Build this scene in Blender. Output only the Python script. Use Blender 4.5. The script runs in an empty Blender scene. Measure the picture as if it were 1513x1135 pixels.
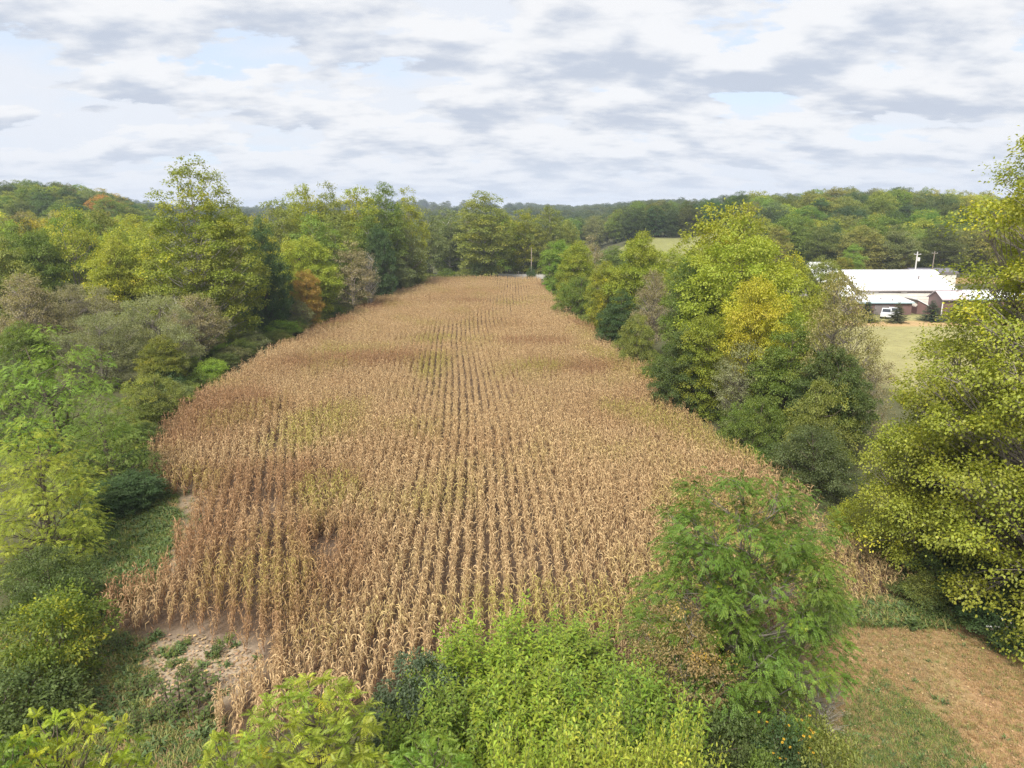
import bpy, math, random
import numpy as np
from mathutils import Vector, Matrix

random.seed(4)
rng = np.random.default_rng(11)
R = math.radians
SC = bpy.context.scene
C = SC.collection

# ------------------------------------------------------------ camera, world, sun, exposure
F, CAMH, PITCH, YAW = 1035.0, 20.0, R(13.5), R(2.3)
cam = bpy.data.cameras.new('camera')
camo = bpy.data.objects.new('camera', cam)
C.objects.link(camo)
SC.camera = camo
cam.sensor_width = 36.0
cam.lens = F / 1513.0 * 36.0
cam.clip_start = 0.3
cam.clip_end = 9000
camo.location = (0, 0, CAMH)
camo.rotation_euler = (math.pi / 2 - PITCH, 0, -YAW)

SUN_EL, SUN_AZ = R(48), R(205)      # azimuth clockwise from +Y: sun behind the camera, to the left
world = bpy.data.worlds.new('World')
SC.world = world
world.use_nodes = True
SKY_STRENGTH = 0.12
sun = bpy.data.lights.new('sun', 'SUN')
sun.energy = 3.3
sun.angle = R(24)
sun.color = (1.0, 0.95, 0.87)
suno = bpy.data.objects.new('sun', sun)
C.objects.link(suno)
sd = Vector((math.sin(SUN_AZ) * math.cos(SUN_EL), math.cos(SUN_AZ) * math.cos(SUN_EL), math.sin(SUN_EL)))
suno.rotation_euler = (-sd).to_track_quat('-Z', 'Y').to_euler()
suno.location = sd * 100
SC.view_settings.view_transform = 'Standard'
SC.view_settings.look = 'None'
SC.view_settings.exposure = 1.15
SC.view_settings.gamma = 1
SC.view_settings.use_curve_mapping = False
SC.render.engine = 'CYCLES'
cy = SC.cycles
cy.use_denoising = True
cy.denoising_prefilter = 'NONE'
cy.max_bounces = 7
cy.diffuse_bounces = 4
cy.glossy_bounces = 2
cy.transmission_bounces = 3
cy.transparent_max_bounces = 4
cy.volume_bounces = 0
cy.use_adaptive_sampling = True
cy.adaptive_threshold = 0.015
cy.caustics_reflective = False
cy.caustics_refractive = False


# ------------------------------------------------------------ node helpers
class NT:
    def __init__(s, tree):
        s.t = tree; s.n = tree.nodes; s.l = tree.links

    def new(s, typ, **kw):
        n = s.n.new(typ)
        for k, v in kw.items():
            if k in ('inp',):
                for a, b in v.items():
                    s.put(n.inputs[a], b)
            else:
                setattr(n, k, v)
        return n

    def put(s, sock, v):
        if isinstance(v, bpy.types.NodeSocket):
            s.l.new(v, sock)
        else:
            if hasattr(sock, 'default_value'):
                try:
                    sock.default_value = v
                except Exception:
                    sock.default_value = tuple(v) + (1,)

    def m(s, op, a, b=0.0, c=0.0, clamp=False):
        n = s.n.new('ShaderNodeMath'); n.operation = op; n.use_clamp = clamp
        s.put(n.inputs[0], a); s.put(n.inputs[1], b); s.put(n.inputs[2], c)
        return n.outputs[0]

    def vm(s, op, a, b=(0, 0, 0), scale=None):
        n = s.n.new('ShaderNodeVectorMath'); n.operation = op
        s.put(n.inputs[0], a); s.put(n.inputs[1], b)
        if scale is not None: s.put(n.inputs['Scale'], scale)
        return n.outputs['Value'] if op in ('LENGTH', 'DOT_PRODUCT', 'DISTANCE') else n.outputs[0]

    def mix(s, f, a, b, mode='MIX'):
        n = s.n.new('ShaderNodeMix'); n.data_type = 'RGBA'; n.blend_type = mode
        s.put(n.inputs[0], f); s.put(n.inputs[6], a); s.put(n.inputs[7], b)
        return n.outputs[2]

    def noise(s, vec, scale, detail=3.0, rough=0.55, dims='3D', dist=0.0):
        n = s.n.new('ShaderNodeTexNoise'); n.noise_dimensions = dims
        if vec is not None: s.put(n.inputs['Vector'], vec)
        n.inputs['Scale'].default_value = scale; n.inputs['Detail'].default_value = detail
        n.inputs['Roughness'].default_value = rough; n.inputs['Distortion'].default_value = dist
        return n.outputs[0]

    def ramp(s, v, a, b, c=0.0, d=1.0, smooth=True):
        n = s.n.new('ShaderNodeMapRange'); n.interpolation_type = 'SMOOTHSTEP' if smooth else 'LINEAR'
        s.put(n.inputs[0], v); s.put(n.inputs[1], a); s.put(n.inputs[2], b); s.put(n.inputs[3], c); s.put(n.inputs[4], d)
        return n.outputs[0]

    def attr(s, name, typ='GEOMETRY'):
        n = s.n.new('ShaderNodeAttribute'); n.attribute_name = name; n.attribute_type = typ
        return n

    def sep(s, v):
        n = s.n.new('ShaderNodeSeparateXYZ'); s.put(n.inputs[0], v); return n.outputs


def c4(c): return (c[0], c[1], c[2], 1.0)


def new_mat(name):
    m = bpy.data.materials.new(name); m.use_nodes = True
    t = NT(m.node_tree); t.n.clear()
    return m, t


# ------------------------------------------------------------ sky: NISHITA behind a broken deck of stratocumulus
def build_world():
    t = NT(world.node_tree); t.n.clear()
    out = t.new('ShaderNodeOutputWorld'); bg = t.new('ShaderNodeBackground')
    sky = t.new('ShaderNodeTexSky', sky_type='NISHITA')
    sky.sun_disc = False
    sky.sun_elevation = SUN_EL; sky.sun_rotation = SUN_AZ
    sky.air_density = 1.0; sky.dust_density = 1.2; sky.ozone_density = 1.0
    tc = t.new('ShaderNodeTexCoord')
    d = tc.outputs['Generated']
    x, y, z = t.sep(d)
    zz = t.m('ADD', t.m('MAXIMUM', z, 0.0), 0.22)
    inv = t.m('DIVIDE', 1.0, zz)
    P = t.vm('SCALE', d, scale=inv)
    px, py, _ = t.sep(P)
    cb = t.new('ShaderNodeCombineXYZ'); t.put(cb.inputs[0], t.m('MULTIPLY', px, 0.72)); t.put(cb.inputs[1], py)
    P = cb.outputs[0]

    def dens(vec, det):
        big = t.noise(vec, 0.9, 1.0, 0.5)
        mid = t.noise(vec, 2.9, 2.0, 0.5)
        vo = t.new('ShaderNodeTexVoronoi'); vo.feature = 'SMOOTH_F1'
        t.put(vo.inputs['Vector'], t.vm('ADD', vec, t.vm('SCALE', t.new('ShaderNodeTexNoise', inp={'Vector': vec, 'Scale': 4.0, 'Detail': 3.0}).outputs['Color'], scale=0.28)))
        vo.inputs['Scale'].default_value = 3.9; vo.inputs['Smoothness'].default_value = 0.5
        fine = t.noise(vec, 9.0, det, 0.62)
        return t.m('ADD', t.m('ADD', t.m('MULTIPLY', big, 0.45), t.m('MULTIPLY', mid, 0.75)), t.m('SUBTRACT', t.m('MULTIPLY', fine, 0.46), t.m('MULTIPLY', vo.outputs[0], 0.42)))
    O = (3.7, 1.3, 0)
    n0 = dens(t.vm('ADD', P, O), 7.0); nl = dens(t.vm('ADD', t.vm('SCALE', P, scale=1.05), O), 2.0); nu = dens(t.vm('ADD', t.vm('SCALE', P, scale=0.955), O), 2.0)
    cover = t.ramp(n0, 0.49, 0.55)
    thick = t.ramp(n0, 0.60, 0.88)
    relief = t.m('SUBTRACT', nl, nu)
    lit = t.ramp(t.m('SUBTRACT', t.m('MULTIPLY', relief, 1.3), t.m('ADD', t.m('MULTIPLY', thick, 0.22), t.m('MULTIPLY', t.m('SUBTRACT', t.noise(P, 11.0, 7.0, 0.65), 0.5), 0.75))), -0.46, 0.20)
    k = 1.0 / SKY_STRENGTH
    dark = (0.26 * k, 0.286 * k, 0.335 * k, 1); light = (0.43 * k, 0.432 * k, 0.44 * k, 1)
    cloud = t.mix(lit, dark, light)
    haze = (0.33 * k, 0.36 * k, 0.41 * k, 1)
    clear = t.mix(0.8, sky.outputs[0], (0.315 * k, 0.36 * k, 0.43 * k, 1))
    veil = t.noise(t.vm('ADD', P, (9, 2, 0)), 1.3, 4.0, 0.6)
    clear = t.mix(t.ramp(veil, 0.36, 0.54, 0.15, 0.95), clear, (0.385 * k, 0.40 * k, 0.43 * k, 1))
    col = t.mix(t.m('MULTIPLY', cover, 0.95), clear, cloud)
    hz = t.ramp(z, -0.01, 0.13, 0.55, 0.0)
    col = t.mix(hz, col, haze)
    below = t.ramp(z, -0.06, -0.01, 1.0, 0.0)
    col = t.mix(below, col, (0.12 * k, 0.13 * k, 0.08 * k, 1))
    t.put(bg.inputs[0], col); bg.inputs[1].default_value = SKY_STRENGTH
    t.l.new(bg.outputs[0], out.inputs[0])
    world.cycles.sampling_method = 'MANUAL'
    world.cycles.sample_map_resolution = 512


build_world()


# ------------------------------------------------------------ placing helpers (photo directions -> points of the world)
fw = np.array([math.sin(YAW), math.cos(YAW)]); rt = np.array([math.cos(YAW), -math.sin(YAW)])


def at(px, d, z=0.0):
    Zc = d * math.cos(PITCH) + (CAMH - z) * math.sin(PITCH)
    lat = (px - 756.5) / F * Zc
    p = fw * d + rt * lat
    return float(p[0]), float(p[1])


def gd(py, z=0.0):
    return (CAMH - z) / math.tan(PITCH + math.atan((py - 567.5) / F))


def g(px, py, z=0.0):
    return at(px, gd(py, z), z)


def hgt(py, d):          # height of the point seen at row py at distance d
    return CAMH - d * math.tan(PITCH + math.atan((py - 567.5) / F))


def project(X, Y, Z):    # world arrays -> photo pixels
    d = X * fw[0] + Y * fw[1]; lat = X * rt[0] + Y * rt[1]
    zc = d * math.cos(PITCH) + (CAMH - Z) * math.sin(PITCH)
    yc = (CAMH - Z) * math.cos(PITCH) - d * math.sin(PITCH)
    return 756.5 + lat / zc * F, 567.5 + yc / zc * F


def in_poly(X, Y, poly):
    poly = np.asarray(poly); ins = np.zeros(X.shape, bool)
    j = len(poly) - 1
    for i in range(len(poly)):
        xi, yi = poly[i]; xj, yj = poly[j]
        c = ((yi > Y) != (yj > Y)) & (X < (xj - xi) * (Y - yi) / (yj - yi + 1e-12) + xi)
        ins ^= c; j = i
    return ins


def dist_poly(X, Y, poly):
    poly = np.asarray(poly, float); best = np.full(X.shape, 1e9)
    for i in range(len(poly)):
        a = poly[i]; b = poly[(i + 1) % len(poly)]; ab = b - a
        tt = np.clip(((X - a[0]) * ab[0] + (Y - a[1]) * ab[1]) / (ab @ ab + 1e-9), 0, 1)
        best = np.minimum(best, np.hypot(X - a[0] - tt * ab[0], Y - a[1] - tt * ab[1]))
    return best


def sm(a, b, x):
    t = np.clip((x - a) / (b - a), 0, 1); return t * t * (3 - 2 * t)


def vnoise(X, Y, s, seed=0):       # cheap smooth value noise
    r = np.random.default_rng(seed); T = r.random((64, 64))
    x = X / s; y = Y / s
    xi = np.floor(x).astype(int); yi = np.floor(y).astype(int); fx = x - xi; fy = y - yi
    fx = fx * fx * (3 - 2 * fx); fy = fy * fy * (3 - 2 * fy)
    a = T[xi % 64, yi % 64]; b = T[(xi + 1) % 64, yi % 64]; c = T[xi % 64, (yi + 1) % 64]; d = T[(xi + 1) % 64, (yi + 1) % 64]
    return (a * (1 - fx) + b * fx) * (1 - fy) + (c * (1 - fx) + d * fx) * fy


FIELD = [g(*p) for p in [
    (637, 407, 2.2), (607, 420, 2.1), (565, 433, 2.1), (537, 444, 2.1), (512, 458, 2.1), (461, 478, 2.1), (436, 491, 2.1), (400, 504, 2.1),
    (365, 525, 2.1), (320, 550, 2.1), (275, 582, 2.1), (238, 617, 2.1), (214, 650, 2.0), (204, 685, 1.4), (212, 722, 0),
    (250, 728, 0), (288, 742, 0), (296, 765, 0), (262, 812, 0), (236, 862, 0), (190, 895, 0), (135, 905, 0), (130, 926, 0), (200, 946, 0),
    (270, 958, 0), (330, 966, 0), (376, 985, 0), (352, 1010, 0), (322, 1040, 0), (298, 1100, 0), (335, 1112, 0),
    (560, 1045, 0), (700, 1005, 0), (900, 985, 0), (1100, 960, 0), (1235, 905, 0), (1300, 896, 0), (1372, 897, 0), (1385, 872, 0),
    (1335, 835, 1.0), (1285, 792, 1.6), (1225, 750, 2.0), (1190, 718, 2.0), (1150, 688, 2.0), (1080, 637, 2.0), (1040, 607, 2.0),
    (985, 568, 2.0), (962, 540, 2.0), (920, 513, 2.0), (880, 482, 2.0), (852, 463, 2.0), (830, 446, 2.0), (808, 426, 2.1), (797, 407, 2.2)]]
FIELD = np.array(FIELD)
PATCH = np.array([g(x, y) for x, y in [(225, 935), (300, 940), (385, 965), (375, 1000), (330, 1030), (270, 1060), (215, 1040), (200, 985)]])
SIDE_SOIL = np.array([g(x, y) for x, y in [(240, 715), (300, 735), (305, 790), (262, 850), (215, 880), (238, 800), (262, 760)]])
STRIP = np.array([g(x, y) for x, y in [(110, 700), (215, 690), (262, 735), (262, 800), (225, 870), (130, 925), (60, 905), (90, 800)]])
CLEAR = np.array([g(x, y) for x, y in [(1235, 905), (1400, 890), (1440, 930), (1600, 990), (1800, 1100), (1800, 1300), (1300, 1300), (1270, 1120), (1190, 1000)]])
CLEARG = np.array([g(x, y) for x, y in [(1290, 990), (1340, 1030), (1420, 1090), (1500, 1180), (1280, 1300), (1230, 1100)]])
MEADOW = np.array([g(x, y) for x, y in [(1150, 468), (1560, 462), (1700, 560), (1640, 640), (1420, 620), (1290, 560), (1210, 520)]])


def ground_h(X, Y):
    d = X * fw[0] + Y * fw[1]; lat = X * rt[0] + Y * rt[1]
    u = lat / np.maximum(d, 1) * F * math.cos(PITCH) + 756.5
    z = np.zeros_like(d)
    # wooded hill behind the farm, right
    z += sm(1000, 1130, u) * (15.5 * sm(232, 350, d) + 4 * sm(350, 470, d)) * (0.86 + 0.14 * np.sin(u / 62.0))
    # meadow slope in the middle distance
    z += sm(850, 960, u) * (1 - sm(1050, 1130, u)) * 10.5 * sm(235, 330, d)
    # wooded hill on the left
    z += (1 - sm(150, 330, u)) * (17.5 * sm(255, 345, d) + 6 * sm(345, 420, d)) * (1 - 0.22 * sm(20, 260, u))
    # far ridges
    z += 10 * sm(520, 900, d) + 25 * sm(1100, 1800, d) * (0.8 + 0.3 * np.sin(u / 90.0 + 1.0)) + 14 * sm(2300, 3600, d)
    z += 0.35 * (vnoise(X, Y, 17.0, 5) - 0.5) * sm(228, 240, d) * 3
    return z


def gz(x, y):
    return float(ground_h(np.array([float(x)]), np.array([float(y)]))[0])


# ------------------------------------------------------------ mesh helpers
def mesh_np(name, verts, faces, mat=None, fattr=None, smooth=False, mi=None):
    verts = np.asarray(verts, np.float32); faces = np.asarray(faces, np.int32)
    me = bpy.data.meshes.new(name)
    n, k = faces.shape
    me.vertices.add(len(verts)); me.vertices.foreach_set('co', verts.ravel())
    me.loops.add(n * k); me.loops.foreach_set('vertex_index', faces.ravel())
    me.polygons.add(n); me.polygons.foreach_set('loop_start', np.arange(0, n * k, k, dtype=np.int32))
    if mi is not None: me.polygons.foreach_set('material_index', np.asarray(mi, np.int32))
    if smooth: me.polygons.foreach_set('use_smooth', np.ones(n, bool))
    if fattr is not None:
        a = me.attributes.new('rnd', 'FLOAT_VECTOR', 'FACE'); a.data.foreach_set('vector', np.asarray(fattr, np.float32).ravel())
    me.update(calc_edges=True)
    for m in (mat if isinstance(mat, (list, tuple)) else [mat] if mat else []): me.materials.append(m)
    return me


def tube(P, rad, sides=6, cap=False):
    P = np.asarray(P, float); rad = np.asarray(rad, float); n = len(P)
    T = np.gradient(P, axis=0); T /= np.linalg.norm(T, axis=1)[:, None] + 1e-9
    ref = np.array([0.31, 0.17, 0.93]) if abs(T[0] @ np.array([0.31, 0.17, 0.93])) < 0.95 else np.array([1., 0, 0])
    V = []
    for i in range(n):
        a = np.cross(T[i], ref); a /= np.linalg.norm(a) + 1e-9; b = np.cross(T[i], a)
        an = np.arange(sides) / sides * 2 * math.pi
        V.append(P[i] + rad[i] * (np.cos(an)[:, None] * a + np.sin(an)[:, None] * b))
    V = np.concatenate(V); Fq = []
    for i in range(n - 1):
        for s in range(sides):
            Fq.append((i * sides + s, i * sides + (s + 1) % sides, (i + 1) * sides + (s + 1) % sides, (i + 1) * sides + s))
    return V, np.array(Fq)


def join(parts):
    V, Fa, o = [], [], 0
    for v, f in parts:
        V.append(v); Fa.append(np.asarray(f) + o); o += len(v)
    return np.concatenate(V), np.concatenate(Fa)


def box(x0, x1, y0, y1, z0, z1):
    v = np.array([(x0, y0, z0), (x1, y0, z0), (x1, y1, z0), (x0, y1, z0), (x0, y0, z1), (x1, y0, z1), (x1, y1, z1), (x0, y1, z1)], float)
    f = np.array([(0, 3, 2, 1), (4, 5, 6, 7), (0, 1, 5, 4), (1, 2, 6, 5), (2, 3, 7, 6), (3, 0, 4, 7)])
    return v, f


def prism(poly, axis, a, b):          # polygon (2-D) extruded along axis; quads + fan as quads (polygon with 4 or 3 corners)
    n = len(poly); vs = []
    for t in (a, b):
        for p in poly:
            vs.append({'x': (t, p[0], p[1]), 'y': (p[0], t, p[1]), 'z': (p[0], p[1], t)}[axis])
    f = [(i, (i + 1) % n, n + (i + 1) % n, n + i) for i in range(n)]
    f2 = [(0, 1, 2, 2)] if n == 3 else [(0, 1, 2, 3)]
    for q in f2:
        f.append(tuple(reversed(q))); f.append(tuple(n + i for i in q))
    return np.array(vs, float), np.array(f)


def mesh_any(name, v, f, mat, smooth=False):
    me = bpy.data.meshes.new(name)
    fs = []
    for q in np.asarray(f).tolist():
        r = []
        for i in q:
            if i not in r: r.append(i)
        fs.append(r)
    me.from_pydata(np.asarray(v).tolist(), [], fs)
    me.materials.append(mat)
    if smooth:
        for p in me.polygons: p.use_smooth = True
    me.update()
    return me


def link(name, data, parent=None, loc=None, rz=0.0, scale=None):
    o = bpy.data.objects.new(name, data); C.objects.link(o)
    if parent is not None: o.parent = parent
    if loc is not None: o.location = loc
    if rz: o.rotation_euler = (0, 0, rz)
    if scale is not None: o.scale = scale
    return o


def tag(o, label, cat, group=None, kind=None):
    if label: o['label'] = label
    if cat: o['category'] = cat
    if group: o['group'] = group
    if kind: o['kind'] = kind
    return o


def struct(name, me, loc=None):
    o = link(name, me, loc=loc); o['kind'] = 'structure'; return o


def norm(v):
    return v / (np.linalg.norm(v, axis=-1, keepdims=True) + 1e-9)


# ------------------------------------------------------------ materials
def mat_foliage(name, var=0.21, hue=0.08, trans=0.44, use_obj=True, col=(0.1, 0.13, 0.03), alt=(0.50, 0.42, 0.035), rough=0.55, fix=0.15):
    m, t = new_mat(name)
    out = t.new('ShaderNodeOutputMaterial')
    oi = t.new('ShaderNodeObjectInfo')
    a = t.attr('rnd').outputs['Vector']
    lf, cl, sp = t.sep(a)
    base = oi.outputs['Color'] if use_obj else t.new('ShaderNodeRGB').outputs[0]
    if not use_obj: base.default_value = c4(col)
    al = oi.outputs['Alpha'] if use_obj else fix
    # a share of the leaf clusters has turned; share = alpha
    turned = t.m('MULTIPLY', t.ramp(t.m('ADD', t.m('MULTIPLY', cl, 0.82), t.m('MULTIPLY', lf, 0.18)), t.m('SUBTRACT', 1.0, al), t.m('ADD', t.m('SUBTRACT', 1.0, al), 0.3)), 0.8)
    alt_c = t.mix(0.5, alt + (1,), t.mix(1.0, base, (2.1, 1.7, 0.8, 1), 'MULTIPLY'))
    c = t.mix(turned, base, alt_c)
    # leaf-to-leaf differences in value and hue
    v = t.m('ADD', t.m('MULTIPLY', lf, var * 2), t.m('ADD', t.m('MULTIPLY', cl, 0.36), 1.0 - var - 0.18))
    hs = t.new('ShaderNodeHueSaturation')
    t.put(hs.inputs['Hue'], t.m('ADD', 0.5, t.m('MULTIPLY', t.m('SUBTRACT', sp, 0.5), hue * 0.5)))
    t.put(hs.inputs['Value'], v); t.put(hs.inputs['Color'], c)
    hs.inputs['Saturation'].default_value = 1.0
    c = hs.outputs[0]
    df = t.new('ShaderNodeBsdfPrincipled', inp={'Base Color': c, 'Roughness': rough})
    df.inputs['Specular IOR Level'].default_value = 0.28
    tr = t.new('ShaderNodeBsdfTranslucent', inp={'Color': t.mix(1.0, c, (1.25, 1.3, 0.55, 1), 'MULTIPLY')})
    mx = t.new('ShaderNodeMixShader'); mx.inputs[0].default_value = trans
    t.l.new(df.outputs[0], mx.inputs[1]); t.l.new(tr.outputs[0], mx.inputs[2]); t.l.new(mx.outputs[0], out.inputs[0])
    return m


def mat_simple(name, col, rough=0.7, nscale=2.0, namt=0.25, col2=None, bump=0.0, metal=0.0, spec=0.3, stretch=(1, 1, 1)):
    m, t = new_mat(name)
    out = t.new('ShaderNodeOutputMaterial')
    tc = t.new('ShaderNodeTexCoord')
    v = t.vm('MULTIPLY', tc.outputs['Object'], stretch)
    n = t.noise(v, nscale, 5.0, 0.6)
    n2 = t.noise(v, nscale * 9, 2.0, 0.5)
    f = t.ramp(t.m('ADD', t.m('MULTIPLY', n, 0.7), t.m('MULTIPLY', n2, 0.3)), 0.3, 0.7)
    c2 = col2 or tuple(x * (1 - namt * 2) for x in col)
    c = t.mix(f, c4(c2), c4(col))
    b = t.new('ShaderNodeBsdfPrincipled', inp={'Base Color': c, 'Roughness': rough, 'Metallic': metal})
    b.inputs['Specular IOR Level'].default_value = spec
    if bump:
        bp = t.new('ShaderNodeBump'); bp.inputs['Strength'].default_value = bump; bp.inputs['Distance'].default_value = 0.05
        t.l.new(n2, bp.inputs['Height']); t.l.new(bp.outputs[0], b.inputs['Normal'])
    t.l.new(b.outputs[0], out.inputs[0])
    return m


M_LEAF = mat_foliage('foliage')
M_LEAF_GLOSS = mat_foliage('foliage_glossy', trans=0.42, rough=0.48, var=0.21)
M_BARK = mat_simple('bark', (0.17, 0.135, 0.10), 0.9, 3.0, 0.25, bump=0.5, stretch=(1, 1, 0.25))
M_BARK_PALE = mat_simple('bark_pale', (0.50, 0.47, 0.42), 0.8, 1.6, 0.2, col2=(0.24, 0.21, 0.17), bump=0.3, stretch=(1, 1, 0.4))
M_TWIG = mat_simple('bark_grey', (0.30, 0.26, 0.23), 0.9, 3.0, 0.2, bump=0.3)


def mat_corn():
    m, t = new_mat('dry_corn')
    out = t.new('ShaderNodeOutputMaterial')
    geo = t.new('ShaderNodeNewGeometry'); oi = t.new('ShaderNodeObjectInfo')
    pos = geo.outputs['Position']
    flat = t.vm('MULTIPLY', pos, (1, 1, 0))
    rnd = oi.outputs['Random']
    a = t.attr('rnd').outputs['Vector']; lf, kindv, hh = t.sep(a)
    pale, tan, brown, green = (0.52, 0.375, 0.195, 1), (0.415, 0.262, 0.128, 1), (0.285, 0.155, 0.075, 1), (0.36, 0.325, 0.075, 1)
    n1 = t.noise(t.vm('ADD', flat, (13, 5, 0)), 0.045, 3.0, 0.6, dist=0.6)
    n2 = t.noise(t.vm('ADD', flat, (55, 91, 0)), 0.30, 3.0, 0.6)
    brn = t.ramp(t.m('ADD', n1, t.m('MULTIPLY', t.m('SUBTRACT', n2, 0.5), 0.35)), 0.47, 0.66)
    # patches read off the field: rusty borders and hollows, greener streaks
    def blob(px, d, rx, ry, rot=0.0):
        cx, cyy = at(px, d, 1.5)
        mp = t.new('ShaderNodeMapping'); mp.vector_type = 'TEXTURE'
        mp.inputs['Location'].default_value = (cx, cyy, 0); mp.inputs['Rotation'].default_value = (0, 0, rot); mp.inputs['Scale'].default_value = (rx, ry, 1)
        t.l.new(flat, mp.inputs[0])
        ln = t.m('ADD', t.vm('LENGTH', mp.outputs[0]), t.m('MULTIPLY', t.m('SUBTRACT', n2, 0.5), 1.0))
        return t.ramp(ln, 1.15, 0.45)
    rust = None
    for b in [(300, 66, 9, 13, 0.1), (1040, 74, 5, 13, 0.35), (1130, 58, 4, 9, 0.5), (520, 92, 13, 6, 0.0), (330, 47, 10, 6, 0), (240, 38, 5, 8, 0), (860, 88, 9, 5, 0), (410, 35, 6, 9, 0),
              (700, 158, 5, 3.5, 0), (790, 106, 8, 4, 0), (560, 152, 5, 7, 0), (880, 118, 3, 14, 0.25), (820, 180, 2.0, 25, 0.1), (470, 122, 5, 11, -0.4), (430, 48, 6, 4, 0)]:
        q = blob(*b); rust = q if rust is None else t.m('MAXIMUM', rust, q)
    grn = None
    for b in [(790, 88, 6, 4, 0.3), (970, 64, 3.5, 9, 0.6), (830, 31, 7, 3, 0), (1090, 40, 4.5, 8, 0.3), (760, 152, 5, 4, 0), (640, 108, 5, 5, 0), (470, 62, 4, 10, -0.2), (1130, 35, 8, 5, 0.0), (1000, 78, 3, 12, 0.55), (1090, 55, 3, 10, 0.6), (900, 95, 3, 9, 0.4), (490, 98, 4, 2.5, 0), (480, 46, 2.5, 5, 0), (640, 88, 3, 10, 0)]:
        q = blob(*b); grn = q if grn is None else t.m('MAXIMUM', grn, q)
    f = t.m('ADD', t.m('MULTIPLY', brn, 0.60), t.m('MULTIPLY', rust, 0.70), clamp=True)
    f = t.m('ADD', f, t.m('MULTIPLY', t.m('SUBTRACT', rnd, 0.5), 0.35), clamp=True)
    c = t.mix(f, pale, tan)
    c = t.mix(t.m('MULTIPLY', t.m('MULTIPLY', rust, 0.70), t.ramp(t.m('ADD', lf, rnd), 0.3, 1.3)), c, brown)
    ng = t.ramp(t.noise(t.vm('ADD', flat, (7, 33, 0)), 0.10, 4.0, 0.6), 0.50, 0.66, 0, 0.6)
    gsel = t.ramp(t.m('ADD', t.m('MULTIPLY', lf, 0.6), t.m('MULTIPLY', rnd, 0.6)), 0.35, 0.85)
    gam = t.m('MULTIPLY', t.m('MAXIMUM', ng, t.m('MULTIPLY', grn, 0.95)), gsel)
    c = t.mix(gam, c, green)
    c = t.mix(t.ramp(kindv, 0.5, 0.6), c, (0.30, 0.17, 0.085, 1))      # stalk, tassel and lower withered leaves are darker
    vv = t.m('ADD', t.m('MULTIPLY', lf, 0.50), 0.74)
    c = t.mix(1.0, c, t.new('ShaderNodeCombineColor', inp={0: vv, 1: vv, 2: vv}).outputs[0], 'MULTIPLY')
    b = t.new('ShaderNodeBsdfPrincipled', inp={'Base Color': c, 'Roughness': 0.62})
    b.inputs['Specular IOR Level'].default_value = 0.3
    tr = t.new('ShaderNodeBsdfTranslucent', inp={'Color': c})
    mx = t.new('ShaderNodeMixShader'); mx.inputs[0].default_value = 0.25
    t.l.new(b.outputs[0], mx.inputs[1]); t.l.new(tr.outputs[0], mx.inputs[2]); t.l.new(mx.outputs[0], out.inputs[0])
    return m


M_CORN = mat_corn()


def mat_ground():
    m, t = new_mat('ground_surface')
    out = t.new('ShaderNodeOutputMaterial')
    geo = t.new('ShaderNodeNewGeometry'); pos = geo.outputs['Position']
    col = t.attr('ground_col').outputs['Color']
    n1 = t.noise(pos, 0.7, 6.0, 0.65); n2 = t.noise(pos, 5.0, 5.0, 0.7); n3 = t.noise(pos, 0.12, 3.0, 0.5)
    v = t.m('ADD', t.m('ADD', t.m('MULTIPLY', n1, 0.7), t.m('MULTIPLY', n2, 0.8)), t.m('MULTIPLY', n3, 0.3))
    v = t.ramp(v, 0.55, 1.25, 0.55, 1.5, smooth=False)
    hs = t.new('ShaderNodeHueSaturation')
    t.put(hs.inputs['Value'], v); t.put(hs.inputs['Hue'], t.m('ADD', 0.485, t.m('MULTIPLY', n1, 0.03))); t.put(hs.inputs['Color'], col)
    b = t.new('ShaderNodeBsdfPrincipled', inp={'Base Color': hs.outputs[0], 'Roughness': 0.95})
    b.inputs['Specular IOR Level'].default_value = 0.1
    bp = t.new('ShaderNodeBump'); bp.inputs['Strength'].default_value = 0.6; bp.inputs['Distance'].default_value = 0.08
    t.l.new(n2, bp.inputs['Height']); t.l.new(bp.outputs[0], b.inputs['Normal'])
    t.l.new(b.outputs[0], out.inputs[0])
    return m


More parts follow.
